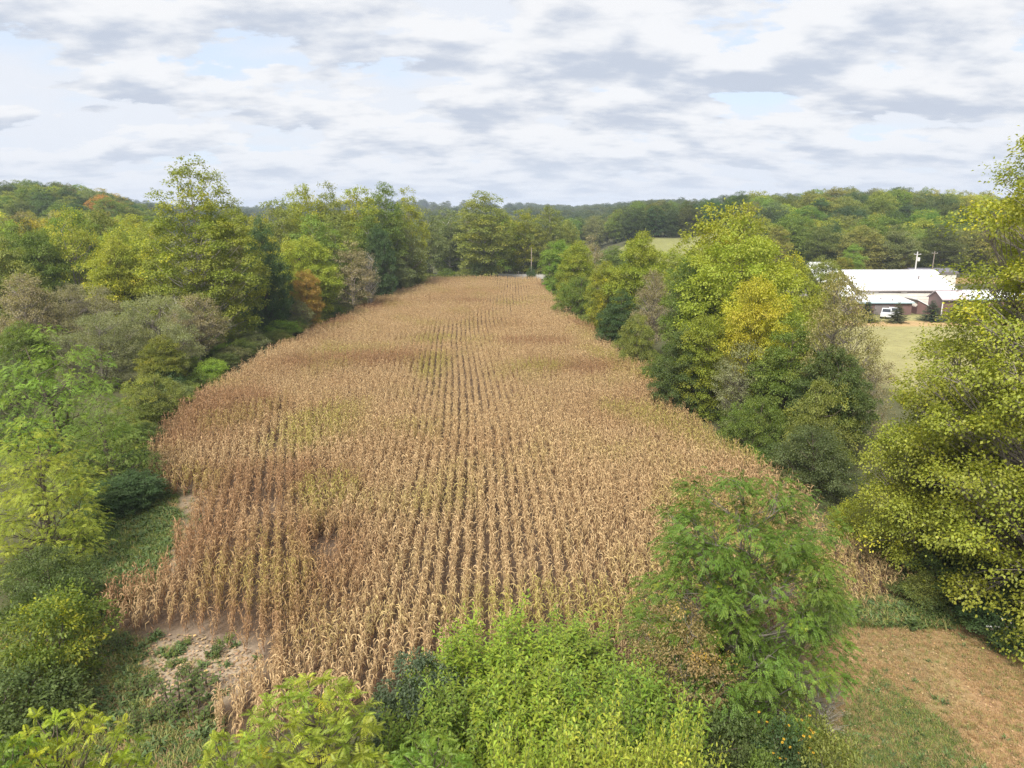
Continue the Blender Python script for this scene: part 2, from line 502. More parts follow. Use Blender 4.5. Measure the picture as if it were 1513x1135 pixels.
# ------------------------------------------------------------ ground sheet
def build_ground():
    def axis(lo, hi, step, far, gr):
        a = list(np.arange(lo, hi, step)); s = step; x = a[-1]
        while x < far: s *= gr; x += s; a.append(x)
        return a
    xr = axis(0, 62, 0.6, 3000, 1.09); xs = np.array([-v for v in reversed(xr[1:])] + xr)
    ys = np.array([-400, -200, -80, -20, 0, 8] + axis(14, 75, 0.6, 130, 1.008) + [])
    y = ys[-1]; s = ys[-1] - ys[-2]; more = []
    while y < 3900:
        s *= 1.012 if y < 450 else 1.08; y += s; more.append(y)
    ys = np.concatenate([ys, more])
    X, Y = np.meshgrid(xs, ys); Z = ground_h(X, Y)
    jit = (vnoise(X, Y, 1.6, 1) - 0.5) * 1.6
    Z = Z + 0.05 * (vnoise(X, Y, 1.1, 9) - 0.5) - 0.02
    col = np.empty(X.shape + (3,)); col[:] = (0.085, 0.085, 0.04)

    def paint(poly, c, soft=1.2, k=1.0):
        dd = dist_poly(X, Y, poly); ins = in_poly(X, Y, poly); sd_ = np.where(ins, dd, -dd) + jit
        w = (sm(-soft, soft, sd_) * k)[..., None]
        col[:] = col * (1 - w) + np.array(c) * w
    d = X * fw[0] + Y * fw[1]; u = (X * rt[0] + Y * rt[1]) / np.maximum(d, 1) * F * math.cos(PITCH) + 756.5
    paint(MEADOW, (0.27, 0.25, 0.11), 3)
    # mown strips on the meadow slope in the middle distance
    w = (sm(855, 880, u) * (1 - sm(1075, 1100, u)) * sm(236, 245, d) * (1 - sm(318, 330, d)))[..., None]
    col[:] = col * (1 - w) + np.array((0.20, 0.20, 0.075)) * w
    paint(FIELD, (0.105, 0.072, 0.048), 0.6)
    paint(STRIP, (0.085, 0.125, 0.035), 1.0)
    paint(np.array([g(x, y) for x, y in [(-200, 930), (130, 930), (230, 960), (250, 1060), (330, 1100), (320, 1400), (-400, 1400)]]), (0.19, 0.165, 0.09), 1.0)
    paint(SIDE_SOIL, (0.22, 0.17, 0.115), 0.8)
    paint(PATCH, (0.31, 0.245, 0.175), 1.1)
    paint(CLEAR, (0.34, 0.215, 0.115), 1.2)
    paint(CLEARG, (0.16, 0.155, 0.055), 1.3, 0.8)
    n = vnoise(X, Y, 3.2, 77)
    w = (in_poly(X, Y, CLEAR) * sm(0.55, 0.85, n) * 0.55)[..., None]
    col[:] = col * (1 - w) + np.array((0.15, 0.15, 0.06)) * w
    paint(np.array([g(x, y) for x, y in [(1180, 458), (1215, 463), (1600, 463), (1600, 452), (1180, 452)]]), (0.40, 0.30, 0.19), 1.5)
    w = (sm(1180, 1215, u) * sm(128, 131, d) * (1 - sm(135, 138, d)) * 0.8)[..., None]
    col[:] = col * (1 - w) + np.array((0.40, 0.26, 0.13)) * w
    w = (sm(1180, 1215, u) * sm(212, 216, d) * (1 - sm(232, 238, d)))[..., None]
    col[:] = col * (1 - w) + np.array((0.27, 0.19, 0.08)) * w
    nx, ny = len(xs), len(ys)
    idx = np.arange(nx * ny).reshape(ny, nx)
    Fq = np.stack([idx[:-1, :-1], idx[:-1, 1:], idx[1:, 1:], idx[1:, :-1]], -1).reshape(-1, 4)
    me = mesh_np('ground', np.stack([X, Y, Z], -1).reshape(-1, 3), Fq, mat_ground(), smooth=True)
    a = me.color_attributes.new('ground_col', 'FLOAT_COLOR', 'POINT')
    a.data.foreach_set('color', np.concatenate([col, np.ones(X.shape + (1,))], -1).astype(np.float32).ravel())
    struct('ground', me)


build_ground()


# ------------------------------------------------------------ scatter (one stuff object with instanced copies)
def scatter(name, pts, rot, scl, idx, protos, label, cat=None):
    me = bpy.data.meshes.new(name)
    me.vertices.add(len(pts)); me.vertices.foreach_set('co', np.asarray(pts, np.float32).ravel())
    for nm, typ, arr, key in (('rot', 'FLOAT_VECTOR', rot, 'vector'), ('scl', 'FLOAT_VECTOR', scl, 'vector'), ('idx', 'INT', idx, 'value')):
        a = me.attributes.new(nm, typ, 'POINT')
        a.data.foreach_set(key, np.asarray(arr, np.int32 if typ == 'INT' else np.float32).ravel())
    o = link(name, me)
    coll = bpy.data.collections.new(name + '_kinds')
    for p in protos: coll.objects.link(p)
    ng = bpy.data.node_groups.new(name, 'GeometryNodeTree')
    ng.interface.new_socket('Geometry', in_out='INPUT', socket_type='NodeSocketGeometry')
    ng.interface.new_socket('Geometry', in_out='OUTPUT', socket_type='NodeSocketGeometry')
    N, L = ng.nodes, ng.links
    gi = N.new('NodeGroupInput'); go = N.new('NodeGroupOutput'); iop = N.new('GeometryNodeInstanceOnPoints')
    ci = N.new('GeometryNodeCollectionInfo'); ci.inputs[0].default_value = coll
    ci.inputs['Separate Children'].default_value = True; ci.inputs['Reset Children'].default_value = True

    def na(nm, typ):
        x = N.new('GeometryNodeInputNamedAttribute'); x.data_type = typ; x.inputs[0].default_value = nm; return x.outputs[0]
    e2r = N.new('FunctionNodeEulerToRotation')
    L.new(na('rot', 'FLOAT_VECTOR'), e2r.inputs[0]); L.new(e2r.outputs[0], iop.inputs['Rotation'])
    L.new(na('scl', 'FLOAT_VECTOR'), iop.inputs['Scale']); L.new(na('idx', 'INT'), iop.inputs['Instance Index'])
    iop.inputs['Pick Instance'].default_value = True
    L.new(gi.outputs[0], iop.inputs['Points']); L.new(ci.outputs[0], iop.inputs['Instance']); L.new(iop.outputs[0], go.inputs[0])
    md = o.modifiers.new('scatter', 'NODES'); md.node_group = ng
    tag(o, label, cat, kind='stuff')
    return o


TENS = {2: 'twent', 3: 'thirt', 4: 'fort', 5: 'fift', 6: 'sixt', 7: 'sevent', 8: 'eight', 9: 'ninet'}
BASE = 'zeroth first second third fourth fifth sixth seventh eighth ninth tenth eleventh twelfth thirteenth fourteenth fifteenth sixteenth seventeenth eighteenth nineteenth'.split()


def ordw(n):
    if n < 20: return BASE[n]
    if n >= 100: return 'hundred-and-' + ordw(n - 100) if n > 100 else 'hundredth'
    t = TENS[n // 10]
    return t + 'ieth' if n % 10 == 0 else t + 'y-' + BASE[n % 10]


# ------------------------------------------------------------ corn
def ribbon(base, az, length, width, up, droop, twist, seg=5, curl=0.0, kink=None):
    """A drooping dry leaf: starts at base, leaves the stalk at elevation `up`, bends down by droop."""
    s = length / seg; P = [np.array(base, float)]; el = up; a = az
    for i in range(seg):
        dr = np.array([math.cos(a) * math.cos(el), math.sin(a) * math.cos(el), math.sin(el)])
        P.append(P[-1] + dr * s); el -= droop / seg * (2.6 if kink == i else 1.0); a += curl / seg
        el = max(el, -1.5)
    P = np.array(P); V = []; T = norm(np.gradient(P, axis=0))
    for i in range(seg + 1):
        side = np.cross(T[i], (0, 0, 1.0)); side /= np.linalg.norm(side) + 1e-6
        nn = np.cross(side, T[i]); tw = twist * i / seg
        side = side * math.cos(tw) + nn * math.sin(tw)
        w = width * (0.55, 1.0, 1.0, 0.85, 0.55, 0.06, 0.02)[min(int(i * 5 / seg), 6)] * 0.5
        V += [P[i] - side * w, P[i] + side * w]
    return np.array(V), np.array([(2 * i, 2 * i + 1, 2 * i + 3, 2 * i + 2) for i in range(seg)])


def corn_parts(seed):
    r = random.Random(seed); H = r.uniform(1.75, 2.15); out = []
    lean = (r.gauss(0, 0.05), r.gauss(0, 0.05))
    zz = np.linspace(0, H, 5); P = np.stack([lean[0] * zz ** 1.5 + 0.01 * np.sin(zz * 5), lean[1] * zz ** 1.5, zz], -1)
    v, f = tube(P, [0.016, 0.014, 0.012, 0.009, 0.006], 4); out.append(('stalk', v, f, [(r.random(), 0.9, 0)] * len(f)))
    plane = 0.0
    nl = 14
    for i in range(nl):
        h = 0.30 + (H - 0.38) * i / (nl - 1) + r.uniform(-0.04, 0.04)
        b = (lean[0] * h ** 1.5, lean[1] * h ** 1.5, h)
        az = plane + math.pi * i + r.gauss(0, 0.45)
        top = i / (nl - 1)
        if top < 0.3:       # withered leaves hang down the stalk
            up, dr, ln = r.uniform(-0.5, 0.3), r.uniform(1.2, 2.2), r.uniform(0.35, 0.6)
        elif top < 0.8:
            up, dr, ln = r.uniform(0.4, 1.0), r.uniform(1.6, 3.0), r.uniform(0.55, 0.85)
        else:
            up, dr, ln = r.uniform(0.8, 1.3), r.uniform(0.5, 2.2), r.uniform(0.4, 0.62)
        v, f = ribbon(b, az, ln, r.uniform(0.036, 0.064), up, dr, r.uniform(-2.2, 2.2), 5, r.uniform(-0.9, 0.9), r.choice([None, 1, 2]))
        lv = min(1.0, max(0.0, 0.35 + 0.4 * top + r.gauss(0, 0.22)))
        out.append(('leaf', v, f, [(lv, 0.9 if top < 0.2 else 0.1, 0)] * len(f)))
    b = np.array([lean[0] * H ** 1.5, lean[1] * H ** 1.5, H]); ps = []
    for k in range(6):
        a = r.uniform(0, 6.28); e = 1.45 if k == 0 else r.uniform(0.5, 1.15); l = 0.26 if k == 0 else r.uniform(0.14, 0.22)
        v, f = ribbon(b - (0, 0, 0.03), a, l, 0.018, e, 0.5, 0.3, 2); ps.append((v, f))
    v, f = join(ps); out.append(('tassel', v, f, [(0.6, 0.9, 0)] * len(f)))
    h = H * r.uniform(0.42, 0.5); az = plane + r.uniform(-1, 1); el = r.choice([0.6, -0.4, -0.8])
    d = np.array([math.cos(az) * math.cos(el), math.sin(az) * math.cos(el), math.sin(el)])
    s0 = np.array([lean[0] * h ** 1.5, lean[1] * h ** 1.5, h])
    v, f = tube([s0 + d * x for x in (0, 0.05, 0.14, 0.22, 0.27)], [0.012, 0.034, 0.036, 0.022, 0.005], 5)
    out.append(('ear', v, f, [(0.85, 0.1, 0)] * len(f)))
    return out


CORN = [corn_parts(s) for s in range(14)]


def corn_proto(i):
    V, Fa, A, o = [], [], [], 0
    for nm, v, f, a in CORN[i]:
        V.append(v); Fa.append(f + o); A += a; o += len(v)
    me = mesh_np('corn_plant_%d' % i, np.concatenate(V), np.concatenate(Fa), M_CORN, A)
    return bpy.data.objects.new('corn_kind_%02d' % i, me)


def bend(Y):
    return np.interp(Y, [20, 43, 60, 80, 104, 125, 140, 165, 193, 230], [1.7, 1.9, 1.8, 1.1, -0.1, -0.8, -0.9, -0.2, 1.0, 2.4])


def build_corn():
    S = 0.74; sp = 0.19
    # block B: the long rows
    k = np.arange(-60, 60); yy = np.arange(20, 232, sp)
    K, YY = np.meshgrid(k, yy); K = K.ravel(); YY = YY.ravel().astype(float)
    x = K * S + bend(YY); y = YY + rng.uniform(-0.05, 0.05, len(YY)) + 0.013 * K
    x = x + rng.normal(0, 0.035, len(x))
    # block A: near left, the rows turn to follow the edge
    A_POLY = np.array([g(a, b, 1.0) for a, b in [(120, 930), (190, 560), (330, 590), (455, 585), (470, 660), (470, 760), (450, 860), (420, 1000), (440, 1200), (100, 1200)]])
    inA = in_poly(x, y, A_POLY); nearA = dist_poly(x, y, A_POLY) < 0.8 + rng.random(len(x)) * 2.2
    keep = ~inA | (nearA & (rng.random(len(x)) < 0.5))
    x, y = x[keep], y[keep]
    hd = R(-15.5); o = np.array(at(395, 45, 1)); dv = np.array([math.sin(hd), math.cos(hd)]); nv = np.array([math.cos(hd), -math.sin(hd)])
    k2 = np.arange(-40, 40); t2 = np.arange(-40, 60, sp); K2, T2 = np.meshgrid(k2, t2); K2 = K2.ravel(); T2 = T2.ravel()
    T2 = T2 + rng.uniform(-0.05, 0.05, len(T2)) + 0.017 * K2
    lat = K2 * S + rng.normal(0, 0.03, len(K2)) + 0.004 * np.maximum(T2, 0) ** 1.5
    xa = o[0] + nv[0] * lat + dv[0] * T2; ya = o[1] + nv[1] * lat + dv[1] * T2
    ok = in_poly(xa, ya, A_POLY); xa, ya = xa[ok], ya[ok]
    row = np.concatenate([K[keep], 1000 + K2[ok]])
    inblockA = np.concatenate([np.zeros(len(x), bool), np.ones(len(xa), bool)])
    x = np.concatenate([x, xa]); y = np.concatenate([y, ya])
    jx = x + (vnoise(x, y, 2.2, 3) - 0.5) * 1.6; jy = y + (vnoise(x, y, 2.0, 4) - 0.5) * 1.6
    ins = in_poly(jx, jy, FIELD); x, y, row = x[ins], y[ins], row[ins]
    rowall = row
    # gaps: misses in the stand, a few holes
    keep = rng.random(len(x)) > 0.07 + 0.10 * sm(0.6, 0.9, vnoise(x, y, 4.0, 8))
    for px, py, rx, ry in [(482, 812, 0.9, 1.6), (395, 745, 0.8, 1.6), (440, 755, 0.5, 1.0), (402, 655, 0.5, 2.5)]:
        cx, cy_ = g(px, py, 0.5)
        keep &= ((x - cx) / rx) ** 2 + ((y - cy_) / ry) ** 2 > 1
    # towards the bare soil the stand thins out
    dp = dist_poly(x, y, PATCH); inP = in_poly(x, y, PATCH)
    keep &= ~(((dp < 0.8) | inP) & (rng.random(len(x)) < 0.75))
    x, y, row = x[keep], y[keep], row[keep]
    edge = dist_poly(x, y, FIELD)
    hs = 0.94 + 0.22 * (vnoise(x, y, 12, 21) - 0.5) + rng.normal(0, 0.095, len(x)) - 0.20 * (1 - sm(0, 2.0, edge)) * rng.random(len(x))
    # the tail of the field by the clearing and the far left tip are shorter and lodged
    tx, ty = g(1300, 870); tail = 1 - sm(4, 10, np.hypot(x - tx, y - ty))
    hs *= 1 - 0.25 * tail
    dpp = 1 - sm(0.5, 3.0, dist_poly(x, y, PATCH)); hs *= 1 - 0.16 * dpp
    z = ground_h(x, y)
    n = len(x)
    tilt = rng.normal(0, 0.07, (n, 2)) + (rng.random(n) < 0.07)[:, None] * rng.normal(0, 0.38, (n, 2)) + rng.normal(0, 0.22, (n, 2)) * tail[:, None]
    rz = rng.normal(0, 0.40, n) + math.pi / 2 + math.pi * rng.integers(0, 2, n)
    # pick the 300 that show largest: in frame, not hidden behind the near shrubs
    u, v = project(x, y, z + 1.4)
    vis = (u > 5) & (u < 1508) & (v < 1125)
    ub, vb = project(x, y, z + 0.9)
    hide = [(u > 270) & (v > 1000) & (u < 620), (u > 540) & (u < 700) & (v > 935), (u > 600) & (u < 1290) & (v > 890), (u > 915) & (u < 1255) & (v > 700),
            (u < 215) & (v > 1040)]
    for h in hide: vis &= ~h
    dist = np.sqrt(x * x + y * y + 19 ** 2)
    order = np.argsort(np.where(vis, dist, 1e9))[:300]
    sel = np.zeros(n, bool); sel[order] = True
    idx = rng.integers(0, 14, n)
    protos = [corn_proto(i) for i in range(14)]
    m = ~sel
    wd = 0.80 - 0.17 * sm(45, 85, y) * sm(1.5, 7, dist_poly(x, y, FIELD))
    scatter('dry_corn_stand', np.stack([x, y, z], -1)[m], np.stack([tilt[:, 0], tilt[:, 1], rz], -1)[m], np.stack([hs * wd, hs * wd, hs], -1)[m], idx[m], protos,
            'dry tan corn stand filling the long field in rows')
    # individuals
    part_mesh = []
    for i in range(14):
        part_mesh.append([(nm, mesh_np('corn_' + nm, v_, f_, M_CORN, a_)) for nm, v_, f_, a_ in CORN[i]])
    sx, sy = g(290, 960)
    rows = {}
    for j in order: rows.setdefault(int(row[j]), []).append(int(j))
    rk = sorted(rows, key=lambda q: float(np.mean([u[j] for j in rows[q]])))
    lab = {}
    for a_, q in enumerate(rk):
        js = sorted(rows[q], key=lambda j: y[j])
        for b_, j in enumerate(js):
            lab[j] = 'dry %s corn plant, %s from the near end, in the %s corn row from left' % ('brown' if u[j] < 420 else 'tan', ordw(b_ + 1), ordw(a_ + 1))
    for j in order:
        e = bpy.data.objects.new('corn_plant', None); C.objects.link(e); e.empty_display_size = 0.2
        e.location = (x[j], y[j], z[j]); e.rotation_euler = (tilt[j, 0], tilt[j, 1], rz[j]); e.scale = (hs[j] * .86, hs[j] * .86, hs[j])
        tag(e, lab[int(j)], 'corn plant', 'corn plants along the near edge of the field')
        for nm, me in part_mesh[idx[j]]:
            link(nm, me, e)


build_corn()


# ------------------------------------------------------------ leaves and trees
def leaf_quads(base, tip_dir, nrm, length, width, fold=0.25):
    """One folded rhombic leaf per row."""
    t = norm(tip_dir); n = norm(nrm - (nrm * t).sum(1, keepdims=True) * t); s = np.cross(t, n)
    L_ = length[:, None]; W = width[:, None]
    a = base; b = base + t * L_ * 0.45 + s * W * 0.5 + n * W * fold; c = base + t * L_ - n * L_ * 0.08; d = base + t * L_ * 0.45 - s * W * 0.5 + n * W * fold
    V = np.stack([a, b, c, d], 1).reshape(-1, 3)
    return V, np.arange(len(base) * 4).reshape(-1, 4)


def rand_dir(r, n):
    v = r.normal(size=(n, 3)); return norm(v)


PROF = {
    'round': [(0, .35), (.15, .8), (.4, 1), (.65, .92), (.85, .6), (1, .12)],
    'oval': [(0, .3), (.2, .75), (.45, 1), (.7, .8), (.88, .48), (1, .08)],
    'column': [(0, .6), (.2, .95), (.5, 1), (.8, .75), (1, .15)],
    'broad': [(0, .55), (.2, .9), (.5, 1), (.75, .85), (.9, .6), (1, .25)],
    'tall': [(0, .6), (.2, .95), (.42, 1), (.6, .86), (.72, .66), (.86, .54), (.95, .38), (1, .16)],
    'walnut': [(0, .7), (.22, 1), (.45, .9), (.68, .82), (.86, .70), (.95, .5), (1, .3)],
    'sycnear': [(0, .72), (.2, .95), (.45, 1), (.55, .80), (.61, .68), (.68, .66), (.76, .70), (.86, .62), (.93, .40), (1, .08)],
    'skirt': [(0, .85), (.2, 1), (.5, .92), (.75, .66), (.92, .35), (1, .08)],
}


def clump_centres(r, H, Rr, base, prof, K, rc, inner=0.2, squash=1.0):
    ts = np.array([p[0] for p in prof]); rs = np.array([p[1] for p in prof])
    C_ = []
    pool_t = np.linspace(0, 1, 200); w = np.interp(pool_t, ts, rs) ** 1.3; w /= w.sum()
    for i in range(K):
        best, bd = None, -1
        for _ in range(9):
            t = r.choice(pool_t, p=w); a = r.uniform(0, 2 * math.pi)
            q = r.uniform(0.1, 0.6) if r.random() < inner else r.uniform(0.72, 1.0)
            rad = max(0.0, np.interp(t, ts, rs) * Rr - rc * 0.55) * q
            wob = 1 + 0.20 * math.sin(a * 2 + H) + 0.12 * math.sin(a * 3 + 2 * Rr + 4 * t)
            p = np.array([math.cos(a) * rad * wob, math.sin(a) * rad * wob * squash, base + (H - base - rc * 0.6) * t])
            dd = min((np.linalg.norm((p - c) * (1, 1, 1.2)) for c in C_), default=9e9)
            if dd > bd: best, bd = p, dd
        C_.append(best)
    return np.array(C_)


def gen_tree(seed, H=18., Rr=6.5, base=3.0, prof='round', K=55, rc=1.7, S=14, L=20, leaf=0.42, lw=0.62, rs=0.5, flat=0.7, droop=0.25,
             trunk=0.32, forks=1, lean=0.0, limb_r=0.09, twigs=False, style='leaf', thin_top=0.0, mat=None, bark=None, bare=0.0, upn=0.9, split_limbs=False, rcv=0.3):
    r = np.random.default_rng(seed)
    CC = clump_centres(r, H, Rr, base, PROF[prof], K, rc)
    rcs = rc * (1 - rcv + 2 * rcv * r.random(K))
    tz = (CC[:, 2] - base) / (H - base)
    # trunk(s)
    wood, limbs = [], []
    nt = 7
    zt = np.linspace(0, 1, nt)
    stems = []
    for s in range(forks):
        a = r.uniform(0, 6.28); spread = 0 if forks == 1 else Rr * 0.34
        ph = r.uniform(0, 6.28)
        P = np.stack([math.cos(a) * spread * zt ** 1.3 + lean * zt + 0.22 * np.sin(zt * 5 + ph) * zt, math.sin(a) * spread * zt ** 1.3 + 0.22 * np.cos(zt * 4 + ph) * zt, zt * (H * (0.84 if s == 0 else 0.72))], -1)
        rad = trunk * (1 - 0.88 * zt ** 0.85) * (1 if s == 0 else 0.75); rad[0] *= 1.35
        stems.append(P); wood.append(tube(P, rad, 7))
    # limbs to clump centres
    lq = []
    for i, c in enumerate(CC):
        st = stems[int(r.integers(0, forks))] if forks > 1 else stems[0]
        hz = max(0.12 * H, c[2] - (0.35 + 0.55 * r.random()) * math.hypot(c[0], c[1]) - 0.4)
        f = min(hz / st[-1, 2], 0.97)
        b = np.array([np.interp(f, zt, st[:, k]) for k in range(3)])
        mid = b * 0.45 + c * 0.55 + np.array([0, 0, -0.07 * np.linalg.norm(c - b)]) + r.normal(0, 0.18, 3)
        q = np.array([b, b * 0.75 + mid * 0.25 + r.normal(0, 0.06, 3), mid, mid * 0.35 + c * 0.65 + r.normal(0, 0.15, 3), c])
        rr = limb_r * (0.6 + 0.8 * r.random()) * (1.25 - tz[i] * 0.6)
        tb = tube(q, [rr, rr * .8, rr * .6, rr * .42, rr * .2], 4)
        limbs.append((rr, tb)); lq.append(q)
    # sub-clusters
    n1 = K * S
    ci = np.repeat(np.arange(K), S)
    d = rand_dir(r, n1); d[:, 2] = np.abs(d[:, 2]) * 0.9 - 0.25 * r.random(n1); d = norm(d)
    rad = rcs[ci] * (0.45 + 0.6 * r.random(n1) ** 0.6)
    SC_ = CC[ci] + d * rad[:, None] * np.array([1, 1, flat])
    nl = np.full(n1, L)
    if thin_top > 0:
        nl = (L * (1 - thin_top * sm(0.62, 0.85, tz[ci]))).astype(int)
    if bare > 0:
        nl = (nl * np.where(r.random(K)[ci] < bare, 0.12, 1.0)).astype(int)
    si = np.repeat(np.arange(n1), np.maximum(nl, 1)); n2 = len(si)
    tw = []
    if twigs:
        a = CC[ci].copy()
        for i in range(0, n1, 2):
            q_ = lq[ci[i]]; k_ = r.integers(1, 5); f_ = r.random(); a[i] = q_[k_ - 1] * (1 - f_) + q_[k_] * f_
            m_ = a[i] * 0.5 + SC_[i] * 0.5 + r.normal(0, 0.10, 3)
            tw.append(tube([a[i], m_, SC_[i]], [limb_r * 0.30, limb_r * 0.2, limb_r * 0.08], 3))
    rsv = rs * (0.7 + 0.6 * r.random(n1))
    off = r.normal(size=(n2, 3)) * rsv[si][:, None] * np.array([0.62, 0.62, 0.40])
    B = SC_[si] + off
    outd = norm(B - CC[ci[si]] + 1e-3); radial = norm(B * np.array([1, 1, 0]) + 1e-4)
    cl = r.random(K)[ci[si]] * 0.5 + r.random(n1)[si] * 0.5
    sp = (r.random(K)[ci[si]] + r.random(n2)) * 0.5
    if style == 'leaf':
        tip = norm(outd * 0.7 + radial * 0.4 + rand_dir(r, n2) * 0.8 + np.array([0, 0, -droop]))
        nr = norm(np.array([0, 0, upn]) + outd * 0.65 + rand_dir(r, n2) * 0.62)
        ln = leaf * (0.65 + 0.7 * r.random(n2))
        V, Fq = leaf_quads(B, tip, nr, ln, ln * lw)
        A = np.stack([r.random(n2), cl, sp], -1)
    elif style == 'pinnate':       # compound leaves: a drooping rachis with paired leaflets
        npair = 7
        rd = norm(outd * np.array([1, 1, 0.3]) + radial * 0.5 + rand_dir(r, n2) * 0.75)
        rl = leaf * (0.7 + 0.6 * r.random(n2))
        nr = norm(np.array([0, 0, 1.0]) + outd * 0.4 + rand_dir(r, n2) * 0.35)
        Vs, As = [], []
        sd_ = norm(np.cross(rd, nr))
        for k in range(npair):
            f = (k + 0.8) / npair
            pos = B + rd * (rl * f)[:, None] + np.array([0, 0, -1.0]) * (rl * droop * f ** 2)[:, None]
            ll = rl * 0.30 * (1.1 - 0.45 * abs(f - 0.45)) * (0.85 + 0.3 * r.random(n2))
            for sg in (-1, 1):
                td = norm(sd_ * sg + rd * 0.5 + np.array([0, 0, -0.28]) + r.normal(0, 0.12, (n2, 3)))
                v_, _ = leaf_quads(pos, td, nr + r.normal(0, 0.15, (n2, 3)), ll, ll * lw, 0.12)
                Vs.append(v_); As.append(np.stack([r.random(n2) * 0.6 + cl * 0.2 + 0.2 * r.random(n2), cl, sp], -1))
        V = np.concatenate(Vs); Fq = np.arange(len(V)).reshape(-1, 4); A = np.concatenate(As)
    mat = mat or M_LEAF; bark = bark or M_BARK
    cm = mesh_np('crown', V, Fq, mat, A)
    extra = []
    if split_limbs:
        limbs_s = sorted(range(len(limbs)), key=lambda i: -limbs[i][0])
        for i in limbs_s[:14]: extra.append(limbs[i][1])
        rest = [limbs[i][1] for i in limbs_s[14:]] + tw
    else:
        rest = [l[1] for l in limbs] + tw
    tv, tf = join(wood + ([] if split_limbs else rest))
    tm = mesh_np('trunk', tv, tf, bark, smooth=True)
    res = {'H': H, 'R': Rr, 'crown': cm, 'trunk': tm, 'limbs': [mesh_np('limb', v_, f_, bark, smooth=True) for v_, f_ in extra]}
    if split_limbs and rest:
        v_, f_ = join(rest); res['twigs'] = mesh_np('twigs', v_, f_, M_TWIG)
    return res


ARCH = {}
NAMED = []


def arch(key):
    k, i = key
    if key in ARCH: return ARCH[key]
    s = 100 * len(k) + ord(k[0]) * 7 + i * 31 + 5
    P = {
        'far': dict(base=0.9, prof=('round', 'broad', 'oval', 'round', 'broad')[i % 5], K=52 + 5 * (i % 3), S=14, L=27, leaf=0.35, rc=2.0, rs=0.68, trunk=0.3, forks=1 + i % 2),
        'fartall': dict(H=22, Rr=6.0, base=1.0, prof=('oval', 'column', 'broad')[i % 3], K=72, S=13, L=26, leaf=0.35, rc=1.75, rs=0.62, trunk=0.32, forks=1 + (i % 2), thin_top=0.25, bark=M_BARK_PALE),
        'airy': dict(base=1.5, prof=('oval', 'broad')[i % 2], K=50, S=12, L=17, leaf=0.32, rc=1.8, rs=0.7, forks=2, bark=M_TWIG, bare=0.15),
        'grey': dict(H=12, Rr=6.5, base=0.8, prof=('broad', 'oval')[i % 2], K=58, S=24, L=30, leaf=0.25, lw=0.26, rc=1.55, rcv=0.5, rs=0.46, forks=3, bark=M_TWIG, droop=0.0, twigs=True, limb_r=0.07, upn=0.4),
        'mid': dict(H=16, Rr=6.0, base=1.0, prof=('skirt', 'oval', 'broad', 'column')[i % 4], K=105, S=19, L=25, leaf=0.245, lw=0.6, rc=1.35, rs=0.48, forks=1 + i % 2, limb_r=0.07),
        'layer': dict(H=9, Rr=6.2, base=0.6, prof=('skirt', 'broad')[i % 2], K=62, S=20, L=26, leaf=0.22, lw=0.5, rc=1.5, rcv=0.5, rs=0.44, flat=0.36, forks=2, limb_r=0.06, droop=0.1, upn=1.3),
        'bush': dict(H=4, Rr=2.6, base=0.1, prof=('broad', 'oval')[i % 2], K=28, S=15, L=26, leaf=0.15, lw=0.55, rc=0.85, rcv=0.5, rs=0.32, trunk=0.07, forks=3, limb_r=0.03),
        'brush': dict(H=4, Rr=3.0, base=0.1, prof='broad', K=40, S=12, L=9, leaf=0.22, lw=0.5, rc=0.8, rs=0.35, trunk=0.08, forks=3, limb_r=0.03),
        'snag': dict(H=12, Rr=4.5, base=2.0, prof='broad', K=60, S=14, L=2, leaf=0.2, rc=1.2, rs=0.4, trunk=0.2, forks=3, twigs=True, limb_r=0.085, bark=M_BARK_PALE),
        'snagleaf': dict(H=15, Rr=5.0, base=2.0, prof='oval', K=80, S=16, L=14, leaf=0.2, rc=1.3, rs=0.45, trunk=0.22, forks=2, twigs=True, limb_r=0.085, bark=M_TWIG),
        'syc': dict(H=28, Rr=7.6, base=1.5, prof='tall', K=150, S=18, L=24, leaf=0.26, lw=0.8, rc=1.5, rs=0.5, trunk=0.5, forks=2, thin_top=0.45, bark=M_BARK_PALE, twigs=False, limb_r=0.12),
        'pin': dict(H=12, Rr=5.5, base=0.8, prof='skirt', K=80, S=12, L=5, leaf=0.42, lw=0.42, rc=1.25, rs=0.42, forks=2, style='pinnate', droop=0.35, limb_r=0.06),
    }[k]
    ARCH[key] = gen_tree(s, **P)
    return ARCH[key]


# albedo, share of turned leaves
COL = {
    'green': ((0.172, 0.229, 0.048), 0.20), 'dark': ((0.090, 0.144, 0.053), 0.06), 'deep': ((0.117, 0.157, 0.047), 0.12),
    'olive': ((0.249, 0.275, 0.070), 0.28), 'lime': ((0.318, 0.361, 0.051), 0.22), 'yg': ((0.329, 0.354, 0.051), 0.38), 'yel': ((0.48, 0.45, 0.055), 0.15),
    'grey': ((0.289, 0.303, 0.154), 0.10), 'tan': ((0.33, 0.285, 0.17), 0.10), 'oran': ((0.419, 0.286, 0.073), 0.25), 'bright': ((0.228, 0.334, 0.056), 0.15),
    'brown': ((0.26, 0.205, 0.09), 0.1), 'mist': ((0.206, 0.237, 0.098), 0.12),
}
WORDS = {'green': 'mid green', 'dark': 'dark green', 'deep': 'deep green', 'olive': 'olive green', 'lime': 'lime green', 'yg': 'yellow-green', 'yel': 'yellow', 'grey': 'grey-green',
         'tan': 'tan', 'oran': 'orange-tinged', 'bright': 'fresh green', 'brown': 'brown', 'mist': 'dull green'}


